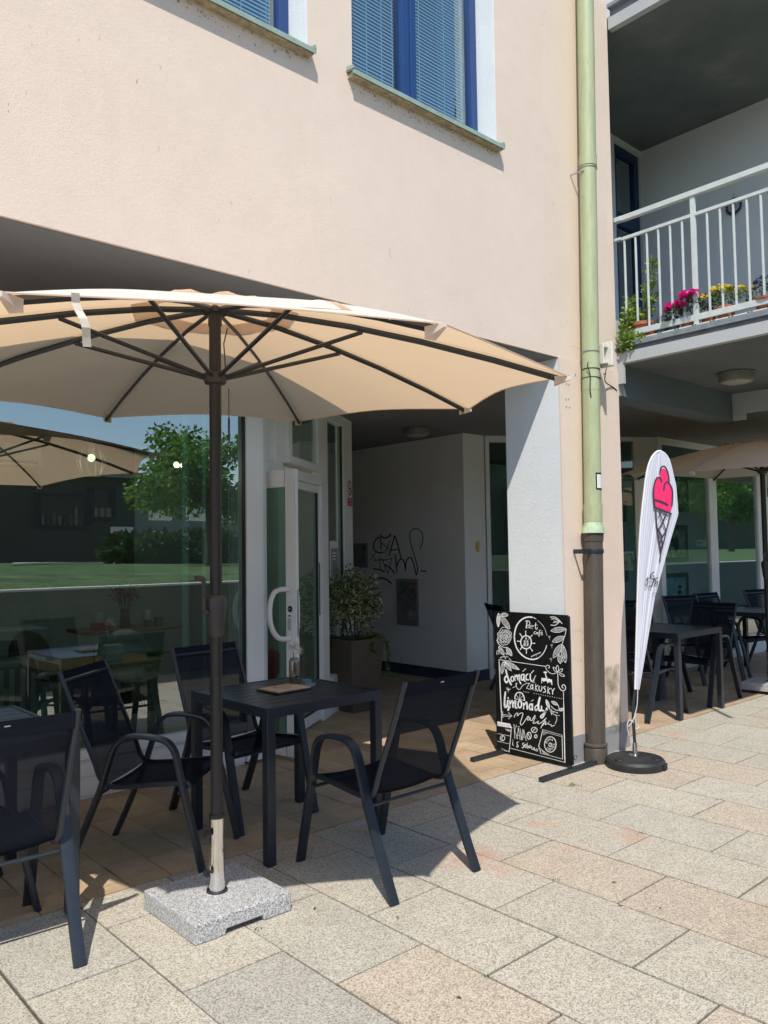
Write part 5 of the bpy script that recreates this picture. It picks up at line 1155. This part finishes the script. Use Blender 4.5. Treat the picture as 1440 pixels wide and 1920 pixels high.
pot((XB, 3.12, ZB), .04, .09, M['terracotta'], 'small terracotta pot with a dry plant beside the blue pot')
mound((XB, 3.12, ZB+.07), (.05, .05, .03), 90, .03, M['leaf_grey'], 'dry silvery plant in the small terracotta pot', 'dry_plant', seed=2)
pot((XB, 3.04, ZB), .055, .085, M['blue_pot'], 'blue patterned pot on the balcony edge with silver foliage')
mound((XB, 3.04, ZB+.07), (.055, .06, .035), 110, .03, M['leaf_grey'], 'silver leaved plant in the blue patterned pot', 'silver_plant', seed=3)
pot((XB, 2.945, ZB), .045, .085, M['blue_pot'], 'second blue pot close to the magenta petunias')
mound((XB, 2.945, ZB+.07), (.05, .05, .03), 90, .03, M['leaf_grey'], 'grey green plant in the second blue pot', 'silver_plant', seed=4)
pot((5.50+.10, 2.82, ZB), .07, .08, M['terracotta'], 'terracotta pot under the magenta petunias')
mound((5.535, 2.90, ZB+.085), (.06, .095, .06), 120, .035, M['leaf_dark'], 'left clump of magenta petunias on the balcony edge', 'magenta_petunia', None, M['magenta'], 16, .040, 'flower', 5)
mound((5.535, 2.775, ZB+.12), (.06, .08, .075), 120, .035, M['leaf_dark'], 'right clump of magenta petunias beside the wide railing post', 'magenta_petunia', None, M['magenta'], 17, .040, 'flower', 6)
pot((XB, 2.68, ZB), .055, .09, M['terracotta'], 'terracotta pot holding red and yellow flowers right of the wide post')
mound((XB-.02, 2.68, ZB+.11), (.05, .07, .06), 120, .03, M['leaf_dark'], 'small clump of red and yellow flowers right of the wide railing post', 'mixed_flowers', None, M['yellow_petal'], 11, .022, 'flower', 7)
pot((XB, 2.55, ZB), .07, .10, M['terracotta'], 'terracotta pot holding the yellow flowers')
mound((XB-.02, 2.55, ZB+.12), (.06, .12, .075), 190, .03, M['leaf_ivy'], 'yellow petunias in the middle of the balcony row', 'yellow_petunia', None, M['yellow_petal'], 24, .027, 'flower', 8)
mound((XB-.02, 2.40, ZB+.10), (.05, .07, .06), 110, .028, M['leaf_ivy'], 'sparse yellow flowers between the yellow petunias and the purple lobelia', 'yellow_petunia', None, M['yellow_petal'], 9, .02, 'flower', 9)
pot((XB+.02, 2.25, ZB+.02), .11, .07, M['terracotta'], 'wide low terracotta bowl of purple lobelia')
mound((XB, 2.25, ZB+.12), (.07, .10, .07), 200, .022, M['leaf_dark'], 'purple lobelia in the wide terracotta bowl', 'lobelia', None, M['purple_petal'], 34, .016, 'flower', 10)
so_ = at(1375, 387, 0, 7.47)
sn = empty('sun_ornament', so_, 0, 'black sun shaped face ornament hung on the balcony wall', 'ornament')
m_ = MB(); n = 40; vs = []
for k in range(n):
    r0 = .060; r1 = .086 if k % 2 else .064
    vs += [(0, r0*math.cos(2*math.pi*k/n), r0*math.sin(2*math.pi*k/n)), (0, r1*math.cos(2*math.pi*k/n+.05), r1*math.sin(2*math.pi*k/n+.05)), (.012, r0*math.cos(2*math.pi*k/n), r0*math.sin(2*math.pi*k/n)), (.012, r1*math.cos(2*math.pi*k/n+.05), r1*math.sin(2*math.pi*k/n+.05))]
fs = []
for k in range(n):
    j = (k+1) % n; fs += [(4*k, 4*k+1, 4*j+1, 4*j), (4*k+1, 4*k+3, 4*j+3, 4*j+1), (4*k+2, 4*j+2, 4*j+3, 4*k+3), (4*k, 4*j, 4*j+2, 4*k+2)]
m_.add(vs, fs); m_.build('rays', M['black_ornament'], sn)
m_ = MB(); m_.lathe([(.056, 0), (.05, .006), (.001, .009)], 20); fc_ = m_.build('face', simple('ornament_face', (.30, .32, .33), .7), sn); fc_.rotation_euler = (0, R(-90), 0)
m_ = MB(); m_.sphere((-.012, .02, .015), .006, 6); m_.sphere((-.012, -.02, .015), .006, 6); m_.tube([(-.012, .02, -.02), (-.013, 0, -.03), (-.012, -.02, -.02)], .003, 5); m_.build('features', M['black_ornament'], sn)
m_ = MB(); m_.tube([(.005, 0, .08), (.02, 0, .13)], .002, 5); m_.build('hook', M['black_ornament'], sn)
# ================================================================== INSIDE THE CAFE
def wire_lamp(loc, lab):
    p = empty('pendant_lamp', loc, 0, lab, 'pendant lamp')
    rings = [(.025, .20), (.115, -.03), (.072, -.15)]
    m_ = MB(); n = 10
    for i, (r, z) in enumerate(rings):
        P = [(r*math.cos(2*math.pi*k/n+(.3 if i == 1 else 0)), r*math.sin(2*math.pi*k/n+(.3 if i == 1 else 0)), z) for k in range(n)]
        for k in range(n):
            if i: m_.tube([P[k], P[(k+1) % n]], .0022, 4)
        if i:
            for k in range(n): m_.tube([prev[k], P[k]], .0022, 4)
        prev = P
    m_.build('cage', M['ink'], p)
    MB().lathe([(.018, .03), (.022, .035), (.022, .14), (.004, .15)], 12).build('socket', simple('brown_socket', (.08, .05, .035), .5), p)
    MB().sphere((0, 0, 0), .032, 8).build('bulb', M['bulb'], p)
    pl = bpy.data.lights.new('bulb_light', 'POINT'); pl.energy = 10; pl.color = (1, .86, .66); pl.shadow_soft_size = .05; lo = bpy.data.objects.new('bulb_light', pl); COL.objects.link(lo); lo.parent = p; lo.location = (0, 0, -.02)
    MB().tube([(0, 0, .15), (0, 0, 2.86-loc[2])], .002, 5).build('cord', M['ink'], p); return p
wire_lamp((2.58, 6.5, 2.32), 'wire cage pendant lamp with a lit bulb inside the cafe window')
p = empty('globe_lamp', (3.50, 6.8, 2.35), 0, 'pair of small lit globe bulbs deeper inside the cafe', 'pendant lamp')
pl = bpy.data.lights.new('bulb_light', 'POINT'); pl.energy = 10; pl.color = (1, .86, .66); pl.shadow_soft_size = .05; lo = bpy.data.objects.new('bulb_light', pl); COL.objects.link(lo); lo.parent = p; lo.location = (.04, 0, -.06)
for dx in (0, .075): MB().sphere((dx, 0, 0), .028, 8).build('bulb', M['bulb'], p)
MB().tube([(.04, 0, .0), (.04, 0, .5)], .004, 5).build('cord', M['ink'], p)
s_ = empty('wall_shelf', (3.3, 9.05, 1.86), 0, 'long black box shelf with jars on the inside wall of the cafe', 'shelf', 'black wall shelves')
def shelf(parent, w, h):
    m_ = MB(); t_ = .014
    m_.box(0, -.1, 0, w, .1, t_).box(0, -.1, h-t_, w, .1, h).box(0, -.1, 0, t_, .1, h).box(w-t_, -.1, 0, w, .1, h); m_.build('box', M['ink'], parent)
s_.location = (3.02, 9.1, 1.85); shelf(s_, .57, .37)
s2 = empty('wall_shelf', (3.60, 9.1, 1.95), 0, 'short black box shelf with tins right of the long one', 'shelf', 'black wall shelves'); shelf(s2, .27, .36)
q = random.Random(4)
for i in range(8):
    x = 3.06+i*.062; h = q.uniform(.08, .22); o = MB().lathe([(.022, 0), (.024, h*.8), (.012, h), (.001, h)], 10).build('shelf_jar', simple('jar_%d' % (i % 3), [(.3, .3, .28), (.05, .06, .05), (.2, .15, .1)][i % 3], .4)); o.location = (x, 9.08, 1.866)
    tag(o, 'small jar standing on the long black wall shelf inside', 'jar', 'jars on the long wall shelf')
for i in range(3):
    o = MB().lathe([(.034, 0), (.034, .10), (.03, .105), (.001, .105)], 12).build('shelf_tin', simple('tin_pale', (.42, .42, .40), .4)); o.location = (3.65+i*.08, 9.08, 1.966); tag(o, 'pale tin standing on the short black wall shelf inside', 'tin', 'tins on the short wall shelf')
ac = empty('air_conditioner', (2.2, 9.2, 2.5), 0, 'white wall air conditioner inside the cafe above the shelves', 'air conditioner'); MB().box(0, -.15, 0, .85, .04, .25).build('case', simple('ac_white', (.40, .40, .39), .4), ac, .02); MB().box(.05, -.152, .03, .8, -.148, .06).build('vent', M['ink'], ac)
def int_table(loc, w, d, mat, lab, h=.74):
    t = empty('cafe_table', loc, 0, lab, 'table'); MB().box(0, 0, h-.035, w, d, h).build('tabletop', mat, t, .004); m_ = MB(); m_.box(w/2-.04, d/2-.04, 0.01, w/2+.04, d/2+.04, h-.035); m_.build('pedestal', M['ink'], t); MB().box(w/2-.2, d/2-.2, 0, w/2+.2, d/2+.2, .012).build('foot', M['ink'], t); return t
int_table((2.84, 7.2, .02), .95, .55, M['wood_dark'], 'walnut inside table carrying the dried flowers and red cups', .80)
int_table((2.05, 6.0, .02), .92, .55, M['wood'], 'light oak table just inside the cafe window', .66)
for i, (x, r, h, mt, lab) in enumerate([(2.93, .045, .075, M['red_vase'], 'left red ceramic cup on the walnut table'), (3.02, .045, .075, M['red_vase'], 'right red ceramic cup on the walnut table'), (3.00, .05, .16, simple('spotted_white', (.38, .38, .37), .4), 'pale spotted canister behind the red cups'), (3.50, .045, .16, simple('spotted_white', (.38, .38, .37), .4), 'pale spotted canister right of the dried flowers'), (3.55, .04, .09, simple('navy_cup', (.03, .05, .12), .4), 'navy cup right of the dried flowers'), (3.44, .035, .07, M['glass_smoke'], 'small glass tumbler in front of the navy cup')]):
    o = MB().lathe([(r*.9, 0), (r, h*.1), (r, h), (r*.85, h), (r*.8, h*.2), (.001, h*.15)], 14, cap=False).build('cup' if h < .12 else 'canister', mt); o.location = (x, 7.40 if h > .12 else 7.27, .82); tag(o, lab, 'cup' if h < .12 else 'canister')
dv = empty('dried_flower_vase', (3.27, 7.4, .82), 0, 'glass vase of dark dried pink flowers on the walnut table', 'vase')
MB().lathe([(.05, 0), (.055, .05), (.04, .14), (.05, .18), (.046, .18), (.036, .14), (.05, .05), (.001, .01)], 14, cap=False).build('vase', M['glass_smoke'], dv)
mb = MB(); tn = []; leaves(mb, tn, (0, 0, .33), (.15, .12, .12), 260, .035, .7, .2, q); mb.tone = ('leaf_tone', tn); mb.build('blooms', m_leaf('dried_petals', (.10, .05, .06), (.24, .14, .17)), dv)
m_ = MB()
for k in range(10): a_ = k*.63; m_.tube([(0, 0, .02), (.08*math.cos(a_), .07*math.sin(a_), .32)], .003, 4)
m_.build('stems', M['leaf_dark'], dv)
def shell_chair(loc, rz, mat, lab):
    c = empty('shell_chair', loc, R(rz), lab, 'chair', 'moulded shell chairs inside the cafe'); m_ = MB(); vs = []; n = 10
    prof = [(.22, .43), (.10, .42), (-.10, .43), (-.19, .50), (-.22, .62), (-.25, .76), (-.27, .84)]
    for j, (y, z) in enumerate(prof):
        w = [.20, .22, .23, .23, .22, .19, .12][j]
        for k in range(n+1): u_ = -1+2*k/n; vs.append((u_*w, y+.04*u_*u_*(1 if j > 2 else 0), z+.05*u_*u_*(1 if j < 4 else .0)-(.03*u_*u_ if j > 4 else 0)))
    m_.add(vs, [(j*(n+1)+k, j*(n+1)+k+1, (j+1)*(n+1)+k+1, (j+1)*(n+1)+k) for j in range(6) for k in range(n)], True); o = m_.build('shell', mat, c); sd = o.modifiers.new('t', 'SOLIDIFY'); sd.thickness = .012
    for sx in (-1, 1):
        for sy in (-1, 1): MB().tube([(.12*sx, .1*sy, .42), (.20*sx, .2*sy, 0)], .012, 6).build('leg', mat, c)
    return c
shell_chair((2.42, 7.1, .02), 200, M['ink'], 'black shell chair inside, left of the walnut table'); shell_chair((2.95, 6.55, .02), 170, simple('grey_shell', (.20, .22, .21), .5), 'grey shell chair inside at the right end of the oak table'); shell_chair((1.72, 6.55, .02), 185, simple('grey_shell', (.20, .22, .21), .5), 'grey shell chair inside at the left end of the oak table')
sf = empty('paper_bag', (2.62, 6.15, .68), 0, 'small white paper box on the oak table', 'box'); MB().box(-.07, -.04, 0, .07, .04, .13).build('box', simple('paper_box', (.5, .5, .48), .8), sf, .006)
sfl = empty('small_flower', (2.47, 6.15, .68), 0, 'small pink and white bloom beside the white box', 'flower'); flower((0, 0, .12), .04, M['pink_petal'], sfl, 50, 12); MB().tube([(0, 0, 0), (0, 0, .11)], .003, 5).build('stem', M['leaf_dark'], sfl)
gb = empty('green_bottle', (2.90, 6.12, .69), 0, 'dark green bottle lying on the oak table', 'bottle'); MB().tube([(0, 0, .02), (.13, .02, .02), (.17, .03, .02), (.24, .04, .02)], [.02, .02, .008, .008], 10).build('glass', simple('bottle_green', (.02, .12, .02), .2), gb)
dc = empty('display_counter', (1.45, 6.9, .02), 0, 'glass fronted cake counter at the left inside the cafe', 'counter')
m_ = MB(); m_.box(0, 0, 0, .95, .6, .62); m_.build('base', M['in_floor'], dc, .02); m_ = MB()
for k in range(11): m_.box(.03+k*.085, -.004, .08, .07+k*.085, -.001, .58)
m_.build('stripes', simple('stripe_pale', (.45, .45, .43), .5), dc)
m_ = MB(); P = [(0, .62), (-.02, .9), (.04, 1.1), (.2, 1.2), (.5, 1.22)]
for (ya, za), (yb, zb) in zip(P, P[1:]): m_.add([(0, ya, za), (.95, ya, za), (.95, yb, zb), (0, yb, zb)], [(0, 1, 2, 3)])
m_.build('curved_glass', M['glass_clear'], dc); MB().box(0, .05, .88, .93, .5, .89).box(0, .05, .62, .93, .5, .64).build('shelf', simple('stripe_pale', (.45, .45, .43), .5), dc)
MB().box(0, .1, 1.222, .95, .6, 1.25).build('counter_top', M['wood_dark'], dc)
# ---- pictures in the right hand gallery window
for i, (px0, py0, px1, py1, mt, lab) in enumerate([(1238, 893, 1295, 960, M['picture_grey'], 'highest framed picture in the gallery window, with dark leaf shapes'), (1235, 985, 1295, 1055, M['picture_grey'], 'middle framed picture in the gallery window, a dark shape on grey'), (1234, 1075, 1299, 1146, M['picture_blue'], 'lowest framed picture in the gallery window, mostly blue')]):
    a_ = at(px0, py1, 1, 5.42); b_ = at(px1, py0, 1, 5.42); cx = (a_[0]+b_[0])/2; cz = (a_[2]+b_[2])/2; w, h = .36, .25 if i else .24
    pf = empty('framed_picture', (cx, 5.42, cz), 0, lab, 'picture', 'framed pictures in the gallery window')
    MB().box(-w, 0, -h, w, .02, h).build('frame', simple('dark_frame', (.03, .035, .035), .4), pf, .003)
    MB().box(-w+.09, -.003, -h+.06, w-.09, -.0005, h-.06).build('print', mt, pf)
    if i == 2:
        m_ = MB()
        for k in range(3): m_.sphere((.08, -.012, .06-.07*k), .028, 6)
        m_.build('dark_figures', M['ink'], pf)
    if i < 2: m_ = MB(); m_.prism(blob(0, 0, .13, .12, 31+i), lambda x, z, h_: (x, -.004-h_, z), 0, .001); m_.build('dark_shape', M['ink'], pf)
wt = empty('picture_label', at(1305, 1024, 1, 5.42), 0, 'small white caption card in the gallery window', 'label'); MB().box(0, 0, 0, .30, .004, .09).build('card', M['white_paper'], wt); m_ = MB(); m_.box(.03, -.001, .04, .2, 0, .05); m_.build('text_line', M['ink'], wt)
bk = MB(); q = random.Random(8)
for r_ in range(3):
    for k in range(20): 
        if q.random() < .75: bk.box(10.7+k*.12, 7.9, .9+r_*.55, 10.78+k*.12, 8.15, 1.2+r_*.55+q.random()*.1)
o = bk.build('binders', simple('pale_binders', (.36, .40, .38), .6)); tag(o, 'row of pale binders on shelves deep inside the gallery', 'binders')
# flower on right table
v = empty('flower_vase', (6.72, 3.98, TT), 0, 'small dark vase of pale yellow flowers beside the white flag', 'vase')
MB().lathe([(.03, 0), (.034, .02), (.03, .12), (.026, .14)], 14).build('glass', M['glass_smoke'], v)
fl = empty('yellow_chrysanthemum', (6.72, 3.98, TT+.12), 0, 'pale yellow blooms in the dark vase beside the white flag', 'flower'); flower((0, 0, .09), .05, M['pale_yellow'], fl, 80, 14); flower((.02, -.02, .04), .035, M['pale_yellow'], fl, 40, 15); MB().tube([(0, 0, -.05), (0, 0, .08)], .003, 5).build('stem', M['leaf_dark'], fl)
fl = empty('white_chrysanthemum', (9.75, 4.05, TT+.1), 0, 'white bloom on the farthest table at the right photo edge', 'flower'); flower((0, 0, .08), .055, M['white_petal'], fl, 80, 16); MB().tube([(0, 0, -.05), (0, 0, .08)], .003, 5).build('stem', M['leaf_dark'], fl)
v = empty('flower_vase', (9.75, 4.05, TT), 0, 'smoky vase under the white bloom on the farthest table', 'vase'); MB().lathe([(.03, 0), (.03, .14)], 14).build('glass', M['glass_smoke'], v)
rp = empty('red_plant_pot', (4.35, 6.6, .02), 0, 'red flower pot standing inside behind the glass door', 'plant pot'); MB().lathe([(.09, 0), (.10, .3), (.13, .34), (.13, .52), (.10, .55), (.001, .54)], 16).build('pot', M['red_vase'], rp)

# ================================================================== WHAT THE GLASS REFLECTS
wl = MB(); wl.box(2.62, .36, 0, 60, .60, 1.12); w_ = wl.build('retaining_wall', m_stucco('retaining_concrete', (.10, .11, .105), stain=False)); tag(w_, 'low grey wall edging the raised lawn opposite the cafe, seen in the window reflection', 'wall')
cp = MB().box(2.60, .35, 1.121, 60, .61, 1.145).build('coping', M['white_wall'], None); cp.parent = w_
def lawnz(x, y):
    j = math.sqrt(max(0, (.36-y)/.22)); return 1.10+.22*(1-math.exp(-j*.25))+.10*math.sin(x*.21+1)*min(1, j/6)
lw = MB(); nx, ny = 60, 24; vs = []; q = random.Random(2)
for j in range(ny+1):
    for i in range(nx+1):
        x = 2.7+i*2.0; y = .36-j*j*.22; vs.append((x, y, lawnz(x, y)))
lw.add(vs, [(j*(nx+1)+i, (j+1)*(nx+1)+i, (j+1)*(nx+1)+i+1, j*(nx+1)+i+1) for j in range(ny) for i in range(nx)], True)
struct(lw, 'lawn', M['lawn'])
pa = MB(); vs = []
for k in range(25):
    x = 5.0+k*.55; y = -6.5-.45*k-1.2*math.sin(k*.25)
    for dx, dy in ((0, 0), (.5, -1.5)): vs.append((x+dx, y+dy, lawnz(x+dx, y+dy)+.05))
pa.add(vs, [(2*k, 2*k+1, 2*k+3, 2*k+2) for k in range(24)]); struct(pa, 'park_path', M['white_wall'])
def tree(loc, H, cr, n, lab, mat, seed, s_=.22):
    t = empty('tree', loc, 0, lab, 'tree', 'trees reflected in the cafe glass'); q = random.Random(seed)
    m_ = MB(); m_.tube(catmull([(0, 0, -.3), (.05, 0, H*.3), (-.04, .05, H*.55)], 4), [.16-.006*k for k in range(9)], 10)
    for k in range(7):
        a_ = k*.9+q.random(); m_.tube(catmull([(0, 0, H*(.35+.03*k)), (cr*.4*math.cos(a_), cr*.4*math.sin(a_), H*.6), (cr*.75*math.cos(a_), cr*.75*math.sin(a_), H*(.66+.2*q.random()))], 4), [.06-.005*j for j in range(9)], 6)
    m_.build('trunk', M['bark'], t); mb = MB(); tn = []
    for k in range(26):
        a_ = q.random()*6.28; f = q.random()**.6; z = H*q.uniform(.45, .98); rr_ = cr*math.sqrt(max(.1, 1-((z/H-.68)/.36)**2))*f
        c_ = (rr_*math.cos(a_), rr_*math.sin(a_), z); leaves(mb, tn, c_, (cr*.34, cr*.34, cr*.22), n//26, s_, .6, .3, q, .3)
    mb.tone = ('leaf_tone', tn); mb.build('crown', mat, t); return t
tree((9.2, -6.2, 1.2), 3.0, 1.85, 8000, 'round leafed young tree reflected in the large cafe window', M['leaf'], 3, .13)
tree((36, -6.5, 1.2), 4.0, 2.2, 4200, 'leafy tree reflected in the gallery window at the right', M['leaf'], 6, .22)
tree((27, -10, 1.2), 4.6, 2.3, 3600, 'second leafy tree reflected in the gallery window', M['leaf'], 9, .22)
for i, (x, y, r_) in enumerate([(10.6, -12, 1.5), (12.9, -13, 1.7)]):
    b_ = empty('evergreen_shrub', (x, y, 1.3), 0, ['low spreading shrub on the lawn behind the reflected tree', 'wider low shrub on the lawn in the reflection', 'dark tree mass far left in the reflection', 'dark tree mass behind the lawn in the reflection'][i], 'shrub'); mb = MB(); tn = []; leaves(mb, tn, (0, 0, r_*.25), (r_, r_*.6, r_*.32 if i < 2 else r_*.8), 1600, .3 if i < 2 else .6, .6, .5, random.Random(i)); mb.tone = ('leaf_tone', tn); mb.build('foliage', M['leaf_dark'], b_)
for i, (x0, x1, y, h, c_, lab) in enumerate([(2, 21, -36, 6.2, (.085, .075, .065), 'long dark apartment block beyond the lawn in the window reflection'), (21.8, 36, -38, 5.6, (.26, .26, .26), 'pale block with ribbon windows beyond the lawn in the reflection'), (37, 160, -30, 9.5, (.045, .06, .04), 'long dark green block farthest right, added to darken the gallery reflection'), (-70, 1.5, -32, 8.5, (.06, .06, .05), 'unseen dark low block added behind the camera to cover reflected sky')]):  # last two blocks are added to keep bright sky out of the glass
    b_ = empty('distant_building', ((x0+x1)/2, y, 0), 0, lab, 'building'); wbuild(MB().box(x0, y-10, 0, x1, y, h), 'wall', simple('far_wall_%d' % i, c_, .9), b_)
    m_ = MB()
    for f in range(2 if i == 1 else 0):
        xx = x0+1
        while xx < x1-2: m_.box(xx, y+.001, 1.2+f*2.6, xx+1.6, y+.03, 2.7+f*2.6); xx += 2.6
    if m_.v: wbuild(m_, 'windows', M['glass_up'], b_)
    wbuild(MB().box(x0-.3, y-10, h, x1+.3, y+.4, h+.35), 'roof', M['plinth'], b_)
kk = empty('park_kiosk', (12.6, -19, 1.35), 0, 'small white kiosk with a red and white board on the lawn in the reflection', 'kiosk'); kk.scale = (.3, .3, .55); MB().box(-1.2, -1, 0, 1.2, 1, 1.4).build('body', M['grey_wall'], kk); MB().box(-1.5, 1.0, 1.5, 1.5, 1.06, 2.3).build('board', M['white_paint'], kk); MB().box(-1.2, 1.062, 1.8, .4, 1.07, 2.0).build('stripe', M['red'], kk)

# ================================================================== LITTER AND DRAIN
q = random.Random(77)
for i, (px, py) in enumerate([(1152, 1656), (1162, 1700), (1238, 1704), (590, 1705), (1352, 1499), (1075, 1472), (1085, 1474), (745, 1722), (860, 1873), (1345, 1500), (1418, 1455), (700, 1610)]):
    d = ray(px, py); t_ = -1.5/d[2]; c_ = CAMPOS+t_*d; m_ = MB(); s_ = q.uniform(.008, .016); a_ = q.random()*6.28; ux = Vector((math.cos(a_), math.sin(a_), 0))*s_; uy = Vector((-math.sin(a_), math.cos(a_), .3))*s_*.5
    m_.add([-ux, uy*1.0+ux*.2, ux, -uy+ux*.1+Vector((0, 0, s_*.25))], [(0, 1, 2), (0, 2, 3)])
    o = m_.build('dry_leaf', simple('dry_leaf_%d' % (i % 2), [(.13, .08, .05), (.10, .10, .05)][i % 2], .9)); o.location = (c_[0], c_[1], .006)
    tag(o, 'tiny dry leaf scrap lying on the sunlit granite paving', 'leaf', 'dry leaf scraps on the paving')
dr = empty('drain_cover', (5.02, 3.05, .003), 0, 'rusty round drain grate half under the black flag base', 'drain'); MB().lathe([(.15, 0), (.15, .004), (.13, .004), (.001, .0045)], 24).build('grate', simple('rust_brown', (.12, .065, .045), .8, vary=.4, scale=60), dr)
mo = MB(); tn = []
JT = [(1072, 1473, 8, 2), (1200, 1563, 5, 1), (1041, 1651, 6, 2), (480, 1742, 4, 2), (1180, 1455, 7, 1), (913, 1832, 3, 2)]
for n_ in range(110):
    a_ = JT[0 if n_ < 60 else 1+n_ % 5]; d = ray(a_[0]+q.gauss(0, a_[2]), a_[1]+q.gauss(0, a_[3])); t_ = -1.5/d[2]; c_ = CAMPOS+t_*d; leaf(mo, tn, Vector((c_[0], c_[1], .0)), (0, 0, 1), .012, .4, q)
mo.tone = ('leaf_tone', tn); o = mo.build('joint_moss', M['leaf_ivy']); tag(o, None, None, None, 'stuff'); o['label'] = 'tiny tufts of moss growing in the paving joints'; o['category'] = 'moss'
